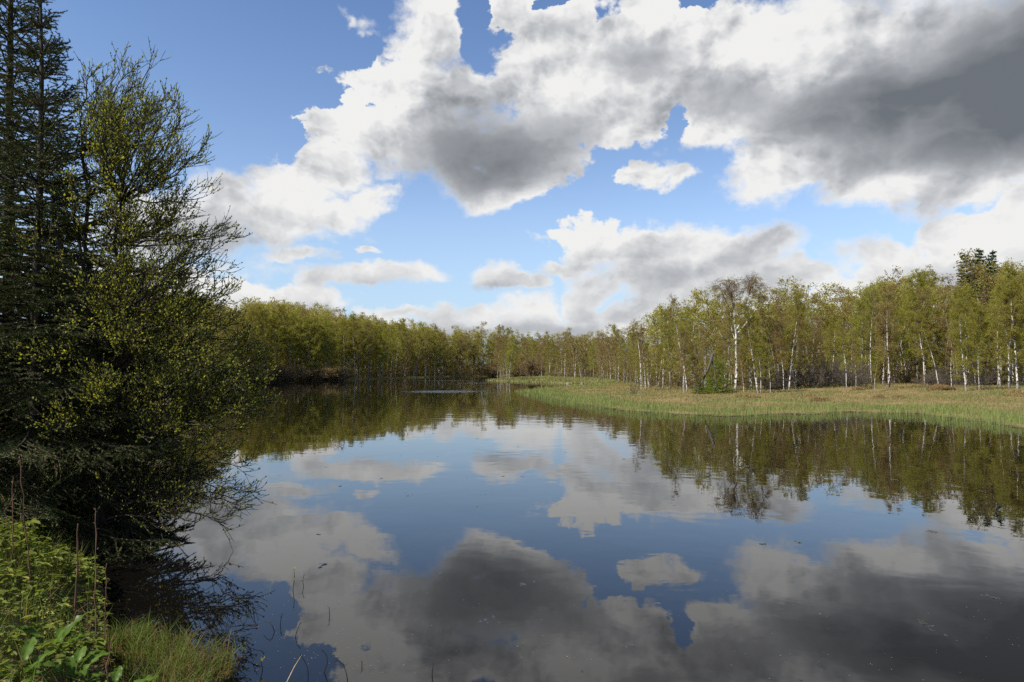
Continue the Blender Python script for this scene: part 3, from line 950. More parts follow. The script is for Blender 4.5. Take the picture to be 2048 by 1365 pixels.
def forked_birch():
    r = np.random.default_rng(77)
    Y = 56.0
    bx = at_y(1470, Y); bz = float(height(bx, Y))
    base = np.array([bx, Y, bz])

    def line(pp, dys=None):
        P_ = []
        for i, (a, b) in enumerate(pp):
            P_.append(px3(1250 + a / 3.9, 500 + b / 3.9, Y, 0 if dys is None else dys[i]) - base)
        return np.array(P_)

    def smooth_line(P_, k=3):
        t = np.linspace(0, len(P_) - 1, (len(P_) - 1) * k + 1)
        q = np.stack([np.interp(t, np.arange(len(P_)), P_[:, i]) for i in range(3)], 1)
        q[1:-1] = (q[:-2] + 2 * q[1:-1] + q[2:]) / 4
        return q
    tk, cr = MB(), MB()
    main = line([(856, 1075), (862, 1020), (872, 960), (868, 860), (867, 760), (870, 690), (868, 640), (858, 560), (858, 470), (845, 410), (815, 330), (800, 270)])
    main[0][2] = -0.3
    q = smooth_line(main); t = np.linspace(0, 1, len(q))
    tube(tk, q, 0.095 * (1 - t) ** .8 + 0.015 + .035 * np.exp(-t * 30), 8, 0.0)
    L2 = smooth_line(line([(872, 625), (895, 585), (925, 520), (945, 450), (965, 380), (985, 320), (1000, 250)], (0, .2, .3, .5, .6, .5, .3)))
    tube(tk, L2, np.linspace(0.058, 0.015, len(L2)), 6, 0.0)
    L3 = smooth_line(line([(876, 655), (915, 615), (960, 560), (1000, 510), (1035, 440), (1060, 400)], (0, -.3, -.5, -.7, -.6, -.6)))
    tube(tk, L3, np.linspace(0.05, 0.012, len(L3)), 6, 0.0)
    L4 = smooth_line(line([(866, 745), (820, 725), (765, 685), (735, 640), (712, 600)], (0, -.2, -.5, -.6, -.6)))
    tube(tk, L4, np.linspace(0.05, 0.01, len(L4)), 5, 0.1)
    L5 = smooth_line(line([(866, 785), (835, 760), (800, 750)], (0, .4, .8)))
    tube(tk, L5, np.linspace(0.03, 0.008, len(L5)), 4, 0.3)
    L6 = smooth_line(line([(862, 700), (838, 640), (835, 560), (828, 470), (790, 400), (760, 330)], (0, .3, .5, .6, .7, .8)))
    tube(tk, L6, np.linspace(0.05, 0.015, len(L6)), 5, 0.35)
    L7 = smooth_line(line([(866, 910), (845, 895), (838, 880)], (0, -.2, -.3)))
    tube(tk, L7, np.linspace(0.03, 0.01, len(L7)), 4, 0.0)
    limbs = []
    for (cx, cy, rx, ry, n, src) in ((800, 285, 95, 75, 22, q), (1015, 265, 92, 85, 26, L2), (900, 290, 60, 60, 8, L2), (745, 390, 40, 55, 6, L6), (1080, 375, 50, 40, 6, L3), (715, 290, 28, 30, 4, L6), (830, 400, 60, 45, 6, q)):
        for i in range(n):
            a = r.uniform(0, 6.28); k = r.uniform(0.35, 1.0)
            tx, ty = cx + rx * k * math.cos(a), cy - ry * k * math.sin(a)
            e = px3(1250 + tx / 3.9, 500 + ty / 3.9, Y, r.normal() * 0.8) - base
            s0 = src[int(len(src) * r.uniform(0.72, 0.98))]
            m1 = s0 * 0.55 + e * 0.45 + np.array([0, 0, 0.35])
            lp = smooth_line(np.array([s0, m1, e]), 2)
            tube(tk, lp, np.linspace(0.022, 0.006, len(lp)), 4, 0.9)
            limbs.append(lp)
    twiggery(cr, limbs, r, 4, 0.7, 5, 0.55, 3, 0.075, -0.8, 0.4, tint=(0.2, 1.0), twig_r=0.006)
    thing('birch_tree', [('trunk', tk.mesh('forked_trunk', [M['birch_bark']])), ('crown', cr.mesh('forked_crown', [M['birch_leaf_brown'], M['twig']], False))],
          tuple(base), 0, 1.0, 'tallest forked birch with white limbs and sparse rusty drooping crown standing above the other trees', 'tree')


forked_birch()


# ------------------------------------------------------------------ shrubs
def shrub_mesh(seed, rx, rz, n, leafn, bare, leaf=0.07):
    r = np.random.default_rng(seed)
    st, cr = MB(), MB()
    limbs = []
    for i in range(n):
        a = r.uniform(0, 6.28); e = r.uniform(0.35, 1.45)
        d = np.array([math.cos(a) * math.cos(e), math.sin(a) * math.cos(e), math.sin(e)])
        L = 1.0 / math.sqrt((math.cos(e) / rx) ** 2 + (math.sin(e) / rz) ** 2) * r.uniform(0.7, 1.0)
        lp = curve((r.normal() * 0.25, r.normal() * 0.25, -0.1), d, L, 5, 0.12, 0.1, r)
        tube(st, lp, np.linspace(0.03, 0.008, 6), 4, 0.5)
        limbs.append(lp)
    twiggery(cr, limbs, r, 5, 0.8, 6, 0.45, leafn, leaf, 0.1, 0.2, 0.009, (0.0, 0.55))
    return st.mesh('stem', [M['grey_twig'] if bare else M['twig']]), cr.mesh('crown', [M['birch_leaf_brown'] if bare else M['wood_leaf'], M['grey_twig'] if bare else M['twig']], False)


SH = {'bare': shrub_mesh(51, 1.9, 2.2, 30, 1, True, 0.05), 'olive': shrub_mesh(52, 2.2, 2.2, 30, 5, False, 0.10), 'brown': shrub_mesh(53, 2.2, 1.6, 30, 3, True, 0.10), 'bare2': shrub_mesh(54, 1.6, 1.9, 26, 1, True, 0.05)}


def shrub(px, Y, kind, s, label, group=None):
    x = at_y(px, Y)
    while shore(np.array([x]), np.array([Y]))[0] < 0.3: Y += 0.7; x = at_y(px, Y)
    thing('shrub', [('stem', SH[kind][0]), ('crown', SH[kind][1])], (x, Y, float(height(x, Y))), random.uniform(0, 6.28), s, label, 'shrub', group)


for i, px in enumerate((1545, 1570, 1598, 1622, 1648, 1672, 1700, 1722)):
    shrub(px, 57 + (i % 3) * 1.7, ('bare', 'bare2')[i % 2], (0.85, 0.85, 1.0 + 0.15 * (i % 3)), 'bare grey brown shrub in the low brushwood thicket under the birches', 'grey brushwood thicket')
for i, px in enumerate((1858, 1900, 1925, 1965, 1990, 2030, 2065)):
    shrub(px, 60 + (i % 3) * 1.6, ('bare2', 'bare')[i % 2], (0.8, 0.8, 0.7 + 0.1 * (i % 2)), 'dark bare shrub at the feet of the birches below the skyline spruce', 'dark bare shrubs below the skyline spruce')
for i, px in enumerate((515, 545, 575, 605, 632, 655, 676)):
    shrub(px, 129 + i * 3.6, 'brown', (2.3, 2.3, 1.2 + 0.25 * ((i * 7) % 3)), 'low brown shrub hanging over the water along the shaded far bank', 'low brown shrubs on the far bank')
shrub(1045, 208, 'olive', (3.0, 3.0, 2.3), 'rounded olive bush on the far spit, lower left of its darker neighbour')
shrub(1068, 200, 'brown', (3.0, 3.0, 3.0), 'purple brown bush on the spit between the olive bush and the small brown birch')
shrub(1032, 214, 'olive', (2.6, 2.6, 3.4), 'taller olive bush behind the rounded one at the far end of the lake')
shrub(985, 262, 'brown', (3.4, 3.4, 2.2), 'dark shrub at the waterline of the far end of the lake')


def dead_bush():
    r = np.random.default_rng(5); mb = MB()
    x, y = at(1268, 790, 0.2)
    for i in range(9):
        a = r.uniform(0, 6.28)
        lp = curve((0, 0, -0.1), (math.cos(a) * .6, math.sin(a) * .3, 1), r.uniform(0.7, 1.5), 5, 0.25, 0, r)
        tube(mb, lp, np.linspace(0.018, 0.006, 6), 4)
        q, d = along(lp, r.uniform(.3, 1, 8))
        sticks(mb, q, q + unit(d + r.normal(size=(8, 3)) * .7) * .35, 0.006)
    o = mb.build('dead_bush', M['grey_twig']); o.location = (x, y, float(height(x, y)))
    tag(o, 'small leafless grey bush standing alone in the reeds before the wood tip', 'bush')


dead_bush()


# ------------------------------------------------------------------ spruces
def spruce(seed, H, rbase, whorl, nb, shoot, needle_len, needle_n, up_top=0.5, droop=0.5, fill=1.0, nw=0.0045, start=0.06, tr=None, dens_sub=0.14, prof=0.8):
    """spruce: stem, whorls of boughs, shoots along them, needles round every shoot"""
    r = np.random.default_rng(seed)
    tk, cr = MB(), MB()
    n = int(H / 0.4)
    pts = curve((0, 0, -0.2), (0, 0, 1), H + 0.2, n, 0.01, 0, r)
    tr = tr or H * 0.011
    tube(tk, pts, np.linspace(tr, 0.012, n + 1), 8, 0.3)
    SA, SB, ST = [], [], []
    z = H * start
    while z < H - 0.25:
        f = z / H
        k = nb + int(r.integers(-1, 2))
        L0 = rbase * (1 - f) ** prof + 0.15
        a0 = r.uniform(0, 6.28)
        for i in range(k):
            a = a0 + i * 6.283 / k + r.normal() * 0.2
            L = L0 * r.uniform(0.75, 1.15)
            elv = -0.15 - droop * (1 - f) + up_top * f ** 1.5 * 1.3 + r.normal() * 0.08
            d = np.array([math.cos(a) * math.cos(elv), math.sin(a) * math.cos(elv), math.sin(elv)])
            q, _ = along(pts, np.array([z / H + r.normal() * 0.005]))
            bp_ = curve(q[0], d, L, 6, 0.05, 0.45 * (1 - f) + 0.25, r)
            tube(tk, bp_, np.linspace(0.018 * (1 - f) + 0.008, 0.004, 7), 4, 0.5)
            m = max(3, int(L / shoot * 2 * fill))
            ts = np.linspace(0.15, 1.0, m)
            Q, Dm = along(bp_, ts)
            SA.extend(bp_[2:-1]); SB.extend(bp_[3:]); ST.extend([0.3] * (len(bp_) - 3))
            side = unit(np.cross(Dm, [0, 0, 1.0]))
            for j in range(m):
                sg = 1 if j % 2 else -1
                l = L * 0.36 * (1 - ts[j]) ** 0.7 + 0.10
                sd_ = unit(Dm[j] * 0.75 + side[j] * sg * 0.9 + np.array([0, 0, -0.25 * (1 - f) + r.normal() * .12]))
                sp = curve(Q[j], sd_, l, 2, 0.08, -0.25 * (1 - f), r)
                SA.extend(sp[:-1]); SB.extend(sp[1:]); ST.extend([0.4 + 0.3 * r.uniform()] * 2)
                ns = int(l / dens_sub)
                if ns > 0:
                    q2, d2 = along(sp, r.uniform(0.1, 0.95, ns))
                    s2 = unit(np.cross(d2, [0, 0, 1.0])) * r.choice([-1, 1], ns)[:, None]
                    e2 = q2 + unit(d2 * 0.8 + s2 * 0.8 + np.array([0, 0, -0.2 * (1 - f)]) + r.normal(size=(ns, 3)) * .1) * (l * 0.4 * r.uniform(.5, 1.1, ns) + 0.04)[:, None]
                    SA.extend(q2); SB.extend(e2); ST.extend(list(0.5 + 0.5 * r.uniform(size=ns)))
        z += whorl * r.uniform(0.8, 1.2) * (1.0 if prof < 1 else 0.78 + 0.25 * f)
    # leader
    SA.append(pts[-3]); SB.append(pts[-1]); ST.append(.4)
    SA, SB, ST = np.array(SA), np.array(SB), np.array(ST)
    sticks(cr, SA, SB, 0.004, 0.003, 1.0, 1)
    Ls = np.linalg.norm(SB - SA, axis=1)
    cnt = np.maximum(3, (Ls * needle_n).astype(int))
    idx = np.repeat(np.arange(len(SA)), cnt)
    N = len(idx)
    f = rng.uniform(0, 1.0, N)[:, None]
    P0 = SA[idx] * (1 - f) + SB[idx] * f
    D_ = unit(SB - SA)[idx]
    u, v = perp(D_)
    a = rng.uniform(0, 6.28, N)[:, None]
    rad = np.cos(a) * u + np.sin(a) * v
    nd = unit(D_ * 0.8 + rad)
    tip = P0 + nd * needle_len * rng.uniform(0.7, 1.1, N)[:, None]
    w_ = np.cross(nd, rad) * nw
    w_ = unit(np.cross(nd, unit(rng.normal(size=(N, 3))))) * nw
    V = np.stack([P0 - w_, P0 + w_, tip], 1).reshape(-1, 3)
    cr.add(V, np.arange(3 * N).reshape(-1, 3), np.repeat(np.clip(ST[idx] * 0.7 + rng.uniform(-.2, .3, N), 0, 1), 3), 0)
    print('spruce', len(SA), 'shoots', N, 'needles')
    return tk, cr


tk, cr = spruce(101, 8.8, 2.5, 0.31, 8, 0.13, 0.026, 230, 0.85, 0.45, 1.0, 0.005, dens_sub=0.085, prof=1.35, start=0.03)
x0 = at_y(14, 9.4)
thing('spruce_tree', [('trunk', tk.mesh('spruce_trunk', [M['dark_bark']])), ('crown', cr.mesh('spruce_crown', [M['needle'], M['twig']], False))],
      (x0, 9.4, float(height(x0, 9.4))), 0.4, 1.0, 'tallest dark spruce with bare spiky top behind the overhanging willow', 'tree')
tk, cr = spruce(102, 6.6, 2.1, 0.31, 8, 0.13, 0.026, 230, 0.9, 0.5, 1.0, 0.005, dens_sub=0.085, prof=1.35, start=0.03)
x0 = at_y(78, 8.0)
thing('spruce_tree', [('trunk', tk.mesh('spruce_trunk', [M['dark_bark']])), ('crown', cr.mesh('spruce_crown', [M['needle'], M['twig']], False))],
      (x0, 8.0, float(height(x0, 8.0))), 1.4, 1.0, 'lower dark spruce beside the tallest one, drooping boughs over the bank', 'tree')
near = [o for o in bpy.data.objects if o.name.startswith('spruce_tree')][-1]
for dx, dy, sc_, a in ((-9.2, 11.6, 0.95, 0.5), (-11.5, 14.5, 1.05, 2.1), (-9.6, 16.8, 1.0, 3.9), (-13.5, 20.0, 1.15, 5.0), (-15, 12, 1.1, 1.0)):  # extra spruces added as a dark backdrop, blocking light behind the willow
    thing('spruce_tree', [(c.name.split('.')[0], c.data) for c in near.children], (dx, dy, float(height(dx, dy))), a, sc_,
          'spruce added as dark backdrop behind the overhanging willow', 'tree', 'spruces added as dark backdrop behind the willow')
# young spruce by the leaning log
tk, cr = spruce(103, 2.9, 1.5, 0.28, 6, 0.22, 0.06, 90, 0.4, 0.1, 1.0, 0.012, 0.04)
ys = (tk.mesh('young_trunk', [M['brown_bark']]), cr.mesh('young_crown', [M['young_needle'], M['twig']], False))
x0, y0 = at(1432, 784, 0.4)
thing('spruce_tree', [('trunk', ys[0]), ('crown', ys[1])], (x0, y0, float(height(x0, y0))), 0, (1.05, 1.05, 1.1), 'young bushy green spruce right behind the dead leaning log', 'tree')
x0, y0 = at(1402, 786, 0.4)
thing('spruce_tree', [('trunk', ys[0]), ('crown', ys[1])], (x0, y0, float(height(x0, y0))), 2, (0.55, 0.55, 0.4), 'lowest spruce seedling spreading on the grass under the dead leaning log', 'tree')
# skyline spruce
tk, cr = spruce(104, 17.5, 3.4, 0.42, 6, 0.40, 0.22, 46, 0.15, 0.35, 1.0, 0.055, 0.35, 0.2, 0.35)
x0 = at_y(1966, 84)
sp_ = (tk.mesh('skyline_trunk', [M['dark_bark']]), cr.mesh('skyline_crown', [M['spruce_far'], M['twig']], False))
for dx, hh, lb in ((1.1, 1.0, 'right and highest top of the dark spruces on the skyline above the birch wood'), (-1.7, 0.955, 'left top of the dark spruces on the skyline above the birch wood'), (-0.3, 0.975, 'middle top of the dark spruces on the skyline above the birch wood')):
    zt = top_z(496, 84) - float(height(x0, 84))
    thing('spruce_tree', [('trunk', sp_[0]), ('crown', sp_[1])], (x0 + dx, 84 + dx, float(height(x0, 84))), dx * 3, (0.95, 0.95, zt / 17.5 * hh), lb, 'tree')


# dead leaning log
def leaning_log():
    mb = MB()
    Y = 48.5
    a = px3(1399, 773, Y); b = px3(1426, 708, Y)
    t = np.linspace(0, 1, 8)[:, None]
    pts = a * (1 - t) + b * t + np.array([0.1, 0, 0]) * np.sin(t * 3.14)
    base = np.array([a[0], a[1], float(height(a[0], a[1]))])
    pts = pts - base
    pts = np.vstack([pts[0] + np.array([-.25, 0, -(pts[0][2]) - .1]), pts])
    tube(mb, pts, [0.06, .06, .07, .075, .08, .085, .10, .115, .10], 7)
    tube(mb, np.array([pts[-2], pts[-2] + (.12, .02, -.5), pts[-2] + (.28, .05, -1.2), pts[-2] + (.35, .1, -2.2)]), [.05, .045, .035, .025], 5)
    mb.add([pts[-1] + (0.1, 0, 0), pts[-1] + (-0.1, .05, 0), pts[-1] + (0.05, 0.05, .28)], [(0, 1, 2)])
    o = mb.build('broken_snag', M['grey_twig']); o.location = tuple(base)
    tag(o, 'broken dead trunk leaning over the young spruce', 'snag')


leaning_log()


# ------------------------------------------------------------------ overhanging willow
def willow():
    r = np.random.default_rng(11)
    base = np.array([-4.75, 8.1, 0.05])
    tk, cr = MB(), MB()
    T = [  # px, py, Y of limb ends
        (285, 135, 8.0), (225, 140, 8.6), (160, 150, 7.8), (330, 215, 7.9), (345, 300, 8.8), (395, 300, 7.6), (400, 395, 8.2), (445, 480, 7.9), (450, 590, 7.6), (430, 640, 8.8),
        (470, 700, 7.8), (500, 745, 8.3), (515, 800, 7.9), (480, 860, 7.6), (485, 935, 7.7), (485, 1005, 7.6), (440, 1040, 7.3), (110, 300, 8.4), (200, 260, 7.6), (280, 240, 8.4),
        (60, 480, 7.2), (140, 380, 7.3), (250, 330, 7.3), (330, 420, 8.6), (360, 500, 7.2), (300, 560, 7.0), (390, 560, 8.4), (200, 500, 7.0), (150, 640, 6.9),
        (60, 720, 6.8), (260, 680, 6.9), (350, 650, 7.2), (400, 720, 7.4), (330, 770, 7.1), (420, 800, 8.4), (390, 870, 7.6), (300, 860, 7.2), (200, 800, 7.0), (350, 940, 7.6), (120, 850, 7.0), (430, 900, 8.6), (280, 960, 7.6), (385, 985, 8.2), (525, 770, 7.8), (510, 720, 8.1), (492, 680, 7.7), (522, 825, 7.6), (480, 815, 7.4), (450, 860, 7.4), (470, 760, 7.3), (430, 730, 7.2), (455, 965, 7.4), (475, 1010, 7.7), (430, 1005, 7.4), (400, 1045, 7.5), (360, 1030, 7.3), (505, 985, 7.9), (330, 1040, 7.6), (450, 1040, 7.8),
        (240, 420, 9.0), (180, 320, 9.0), (300, 700, 9.0), (380, 780, 9.0), (340, 620, 8.8), (440, 760, 8.8), (300, 350, 9.0)]
    hull = [(0, 200), (110, 170), (160, 150), (285, 135), (330, 215), (395, 300), (400, 395), (445, 480), (450, 590), (470, 700), (515, 800), (475, 880), (450, 960), (400, 1000), (250, 980), (120, 920), (0, 850)]
    hx = np.array(hull, float)

    def within(a, b):
        c = False
        for (x1, y1), (x2, y2) in zip(hx, np.roll(hx, -1, 0)):
            if (y1 > b) != (y2 > b) and a < (x2 - x1) * (b - y1) / (y2 - y1) + x1: c = not c
        return c
    while len(T) < 172:
        a, b = r.uniform(0, 520), r.uniform(140, 1000)
        if within(a, b) and b < 880 and r.uniform() < 0.12 + 0.88 * (a > 190) * (0.7 if b < 560 else 1.0): T.append((a, b, r.uniform(6.9 + 0.4 * (a > 250), 9.3)))
    stems = []
    for (a, b, Y) in ((150, 480, 8.0), (235, 400, 8.2), (90, 420, 7.9), (250, 620, 7.8), (200, 760, 8.2), (150, 300, 8.4), (300, 880, 7.9)):
        e = px3(a, b, Y) - base
        c1 = np.array([e[0] * 0.25, e[1] * 0.3, max(0.3, e[2] * 0.5)])
        t = np.linspace(0, 1, 9)[:, None]
        s0 = np.array([r.normal() * .12, r.normal() * .12, -0.2])
        P_ = s0 * (1 - t) ** 2 + 2 * c1 * t * (1 - t) + e * t ** 2
        P_[1:-1] += r.normal(size=P_[1:-1].shape) * 0.03
        tube(tk, P_, np.linspace(0.042, 0.018, 9), 7, 0.3)
        stems.append(P_)
    limbs = []
    allp = np.concatenate([s[2:] for s in stems]); alln = [(i, j) for i, s in enumerate(stems) for j in range(2, len(s))]
    for a, b, Y in T:
        e = px3(a, b, Y) - base
        # spring from the stem point that gives a rising, outward branch
        dv = e - allp
        cost = np.linalg.norm(dv, axis=1) + np.maximum(0, -dv[:, 2] + 0.1) * 1.5 + np.maximum(0, 0.9 - np.linalg.norm(dv, axis=1)) * 3
        s0 = allp[int(np.argmin(cost))]
        L = np.linalg.norm(e - s0)
        m1 = s0 * 0.5 + e * 0.5 + np.array([r.normal() * .1, r.normal() * .1, (-0.12 if b < 600 else 0.18) * L])
        t = np.linspace(0, 1, 10)[:, None]
        P_ = s0 * (1 - t) ** 2 + 2 * m1 * t * (1 - t) + e * t ** 2
        P_[1:-1] += r.normal(size=P_[1:-1].shape) * 0.015
        tube(tk, P_, np.linspace(0.014, 0.004, 10), 5, 0.5)
        limbs.append(P_)
    SA, SB, LP, LD, TN = [], [], [], [], []

    def twig(p0, d, L, n, leafy=True):
        c = curve(p0, d, L, n, 0.13, 0.25, r)
        SA.extend(c[:-1]); SB.extend(c[1:])
        if leafy:
            k = int(L / 0.03)
            q, dd = along(c, np.linspace(0.15, 1.0, k) if k > 1 else np.array([1.0]))
            k = len(q)
            keep = r.uniform(size=k) < (0.3 if p0[2] < 0.9 else 0.8 if p0[2] < 2.6 else 0.55)
            LP.append(q[keep]); LD.append((dd + unit(r.normal(size=(k, 3))) * 0.75)[keep])
        return c
    for P_ in limbs:
        L = np.linalg.norm(P_[-1] - P_[0])
        k = int(6 + L * 7.5)
        ts = r.uniform(0.22, 1.0, k); ts[0] = 1.0; ts[1] = .97
        q, d = along(P_, ts)
        for p0, d0, t in zip(q, d, ts):
            side = unit(r.normal(size=3)); side = unit(side - d0 * (side @ d0))
            l = (0.22 + 0.42 * (1 - t)) * r.uniform(0.6, 1.3)
            c = twig(p0, d0 + side * r.uniform(.35, .9) + np.array([0, 0, .2]), l, 4)
            for j in range(int(2 + l * 9)):
                q2, d2 = along(c, np.array([r.uniform(0.1, 0.95)]))
                s2 = unit(r.normal(size=3))
                twig(q2[0], d2[0] + s2 * 0.7 + np.array([0, 0, .15]), r.uniform(0.07, 0.24), 2)
    sticks(cr, SA, SB, 0.0032, 0.0022, 1.0, 1)
    LP = np.concatenate(LP); LD = np.concatenate(LD)
    n = len(LP)
    print('willow leaves', n, 'twigs', len(SA))
    lf = 0.034 * r.uniform(0.55, 1.25, n)
    leaves(cr, LP, LD + np.array([0, 0, 0.3]), lf, lf * 0.6, np.clip(r.beta(2, 2.3, n), 0, 1), 0, 0.15)
    thing('willow_tree', [('trunk', tk.mesh('willow_trunk', [M['dark_bark']])), ('crown', cr.mesh('willow_crown', [M['willow_leaf'], M['dark_bark']], False))],
          tuple(base), 0, 1.0, 'spreading willow with small fresh leaves overhanging the water beside the dark spruces', 'tree')


willow()


# ------------------------------------------------------------------ meadow grass and reeds on the far side
def meadow():
    mb = MB()
    # reeds standing along the water's edge
    N = 260000
    x = rng.uniform(-8, 52, N); y = rng.uniform(20, 68, N) 
    px = 1024 + 1365 * x / y
    s = shore(x, y)
    ok = (px < 2110) & (px > 1000) & (s > -0.75) & (s < 2.8) & (y < 70) & (rng.uniform(size=N) < np.where(s < 0, 0.4 + 0.6 * sstep(s, -.75, 0), 1.0 - 0.6 * sstep(s, 1.2, 2.8)))
    x, y, s = x[ok], y[ok], s[ok]
    z = np.maximum(height(x, y), -0.02)
    gap = np.sin(x * 2.9 + np.sin(y * 1.7) * 2) * np.sin(y * 3.3 + x * .7) + rng.normal(size=len(x)) * .25
    ok = gap > -0.8
    x, y, z, s = x[ok], y[ok], z[ok], s[ok]
    n = len(x)
    clump = 0.5 + 0.5 * np.sin(x * 1.3 + np.sin(y * .9) * 2) * np.sin(y * 1.1)
    H = (0.20 + 0.20 * clump + rng.uniform(-.10, .16, n) + 0.10 * np.sin(x * 5.1) * np.sin(y * 4.3)) * np.where(s < 0, 0.9, 1.0 - 0.3 * sstep(s, 1, 2.8))
    tn = np.clip(0.80 - 0.34 * sstep(s, 0.8, 2.8) + rng.normal(size=n) * 0.19 - 0.12 * (gap[ok] < 0), 0, 1)
    blades(mb, np.stack([x, y, z], 1), H, 0.016 * (y / 35) ** 0.8, rng.uniform(0.05, 0.35, n), tn)
    print('reeds', n)
    tag(mb.build('reed_grass', [M['reed']], None, False), 'bright green reed grass standing in the shallow edge of the meadow', 'reeds', kind='stuff')
    mb = MB()
    N = 330000
    x = rng.uniform(-8, 75, N); y = rng.uniform(22, 110, N)
    px = 1024 + 1365 * x / y
    s = shore(x, y)
    ok = (px < 2110) & (px > 1000) & (s > 1.0) & (rng.uniform(size=N) < (40 / y))
    x, y, s, px = x[ok], y[ok], s[ok], px[ok]
    n = len(x)
    z = height(x, y)
    patch = 0.54 + 0.30 * np.sin(x * 0.45 + np.sin(y * .35) * 2.0) + 0.28 * np.sin(y * 0.8 - x * .3) + 0.22 * np.sin(x * 1.9 + np.sin(y * 1.3) * 2) * np.sin(y * 1.4) + rng.normal(size=n) * 0.12
    patch = np.clip(patch, 0, 1.2)
    tn = np.clip(0.04 + 0.62 * patch * (1 - 0.3 * sstep(s, 5, 14)) + rng.normal(size=n) * 0.13 + 0.3 * (1 - sstep(s, 1, 3.5)), 0, 1)
    H = 0.10 + 0.14 * patch * rng.uniform(.5, 1.3, n) + 0.08 * (1 - sstep(s, 1, 4))
    blades(mb, np.stack([x, y, z], 1), np.clip(H, .05, .5), 0.022 * (y / 40), rng.uniform(0.2, 0.9, n), tn)
    # far spit and the grass at the end of the lake
    N = 60000
    x = rng.uniform(-40, 40, N); y = rng.uniform(100, 275, N)
    px = 1024 + 1365 * x / y
    s = shore(x, y)
    ok = (px < 1330) & (px > 690) & (s > -0.5) & (s < np.where(px > 960, 60, 2.5))
    x, y, s = x[ok], y[ok], s[ok]; n = len(x)
    blades(mb, np.stack([x, y, np.maximum(height(x, y), 0)], 1), rng.uniform(.25, .5, n), 0.12, rng.uniform(.1, .6, n), np.clip(rng.normal(.55, .18, n), 0, 1))
    print('meadow', mb.n // 5)
    tag(mb.build('meadow_grass', [M['reed']], None, False), 'tan and green grass covering the low meadow before the birch wood', 'grass', kind='stuff')


meadow()


def blob_mesh(seed, n=20, flat=0.5):
    r = np.random.default_rng(seed)
    th = np.linspace(0, 2 * math.pi, n, endpoint=False); ph = np.linspace(0.02, math.pi / 2 + .25, 8)
    V = []
    ks = r.normal(size=(6, 3)) * 2.2; cs_ = r.uniform(0, 6, 6)
    for p_ in ph:
        for t in th:
            d = np.array([math.sin(p_) * math.cos(t), math.sin(p_) * math.sin(t), math.cos(p_)])
            k = 1 + 0.09 * sum(math.sin(ks[i] @ d * 1.5 + cs_[i]) for i in range(6))
            V.append(d * k * np.array([1, 1, flat]))
    F = [(i * n + j, (i + 1) * n + j, (i + 1) * n + (j + 1) % n, i * n + (j + 1) % n) for i in range(7) for j in range(n)]
    return np.array(V), F


def hummocks():
    m, k, p = material('moss_hummock', 0.95, 0.1)
    n1 = k.noise(pos(k), 5.0, 4, 0.6)
    k.l.new(k.ramp(n1, [(0.3, (0.04, 0.028, 0.015)), (0.5, (0.10, 0.065, 0.028)), (0.65, (0.16, 0.09, 0.03)), (0.8, (0.10, 0.085, 0.03))]), p.inputs['Base Color'])
    L = [(1880, 790, 0.95, 0.42, 'largest orange brown mossy hummock on the meadow, below the leaning birch'), (1759, 799, 0.42, .22, 'dark brown hummock, nearer the water and left of its twin below the many stemmed birch'),
         (1797, 798, 0.45, .16, 'flat dark hummock, right one of the two low twins on the meadow'), (1640, 803, 0.6, .16, 'low dark hummock close to the reeds beneath the grey brushwood'),
         (2035, 797, 0.9, .35, 'dark brown hummock at the very end of the meadow'), (1493, 797, 0.8, 0.12, 'flat straw coloured hummock before the forked birch'),
         (1612, 797, 0.9, 0.16, 'tan hummock of dead grass behind the low dark one'), (1716, 789, 0.5, .14, 'small brown hummock near the hooked little birch'),
         (1238, 765, 0.8, 0.22, 'orange hummock in the reeds left of the dead bush'), (1272, 767, 0.55, .2, 'dark hummock right behind the dead bush')]
    for i, (px, py, w_, h_, lb) in enumerate(L):
        x, y = at(px, py, 0.22)
        V, F = blob_mesh(200 + i)
        r = np.random.default_rng(i)
        mb = MB(); mb.add(V * (w_, w_ * .8, h_ * 2), F)
        nn = 260
        a = r.uniform(0, 6.28, nn); q = np.sqrt(r.uniform(0, 1, nn))
        P0 = np.stack([np.cos(a) * q * w_ * .95, np.sin(a) * q * w_ * .76, h_ * np.sqrt(np.clip(1 - q * q, 0, 1)) * .9], 1)
        blades(mb, P0, .16, .03, r.uniform(.3, 1.2, nn), r.uniform(0, .35, nn), 1)
        o = mb.build('hummock', [m, M['reed']]); o.location = (x, y, float(height(x, y)) - 0.02)
        tag(o, lb, 'hummock')
    m, k, p = material('pale_stone', 0.8, 0.3)
    k.l.new(k.mix(k.noise(pos(k), 6.0, 4), (0.10, 0.09, 0.07), (0.26, 0.23, 0.19)), p.inputs['Base Color'])
    for i, (px, py, w_, lb) in enumerate(((1136, 768.5, 0.34, 'pale stone lying in the water of the narrow bay, left of its twin'), (1165, 768, 0.26, 'pale stone at the reed edge of the narrow bay, right one of two'))):
        x, y = at(px, py, 0)
        V, F = blob_mesh(300 + i, 16, .6)
        mb = MB(); mb.add(V * w_, F)
        o = mb.build('stone', m); o.location = (x, y, 0.0)
        tag(o, lb, 'stone')


hummocks()


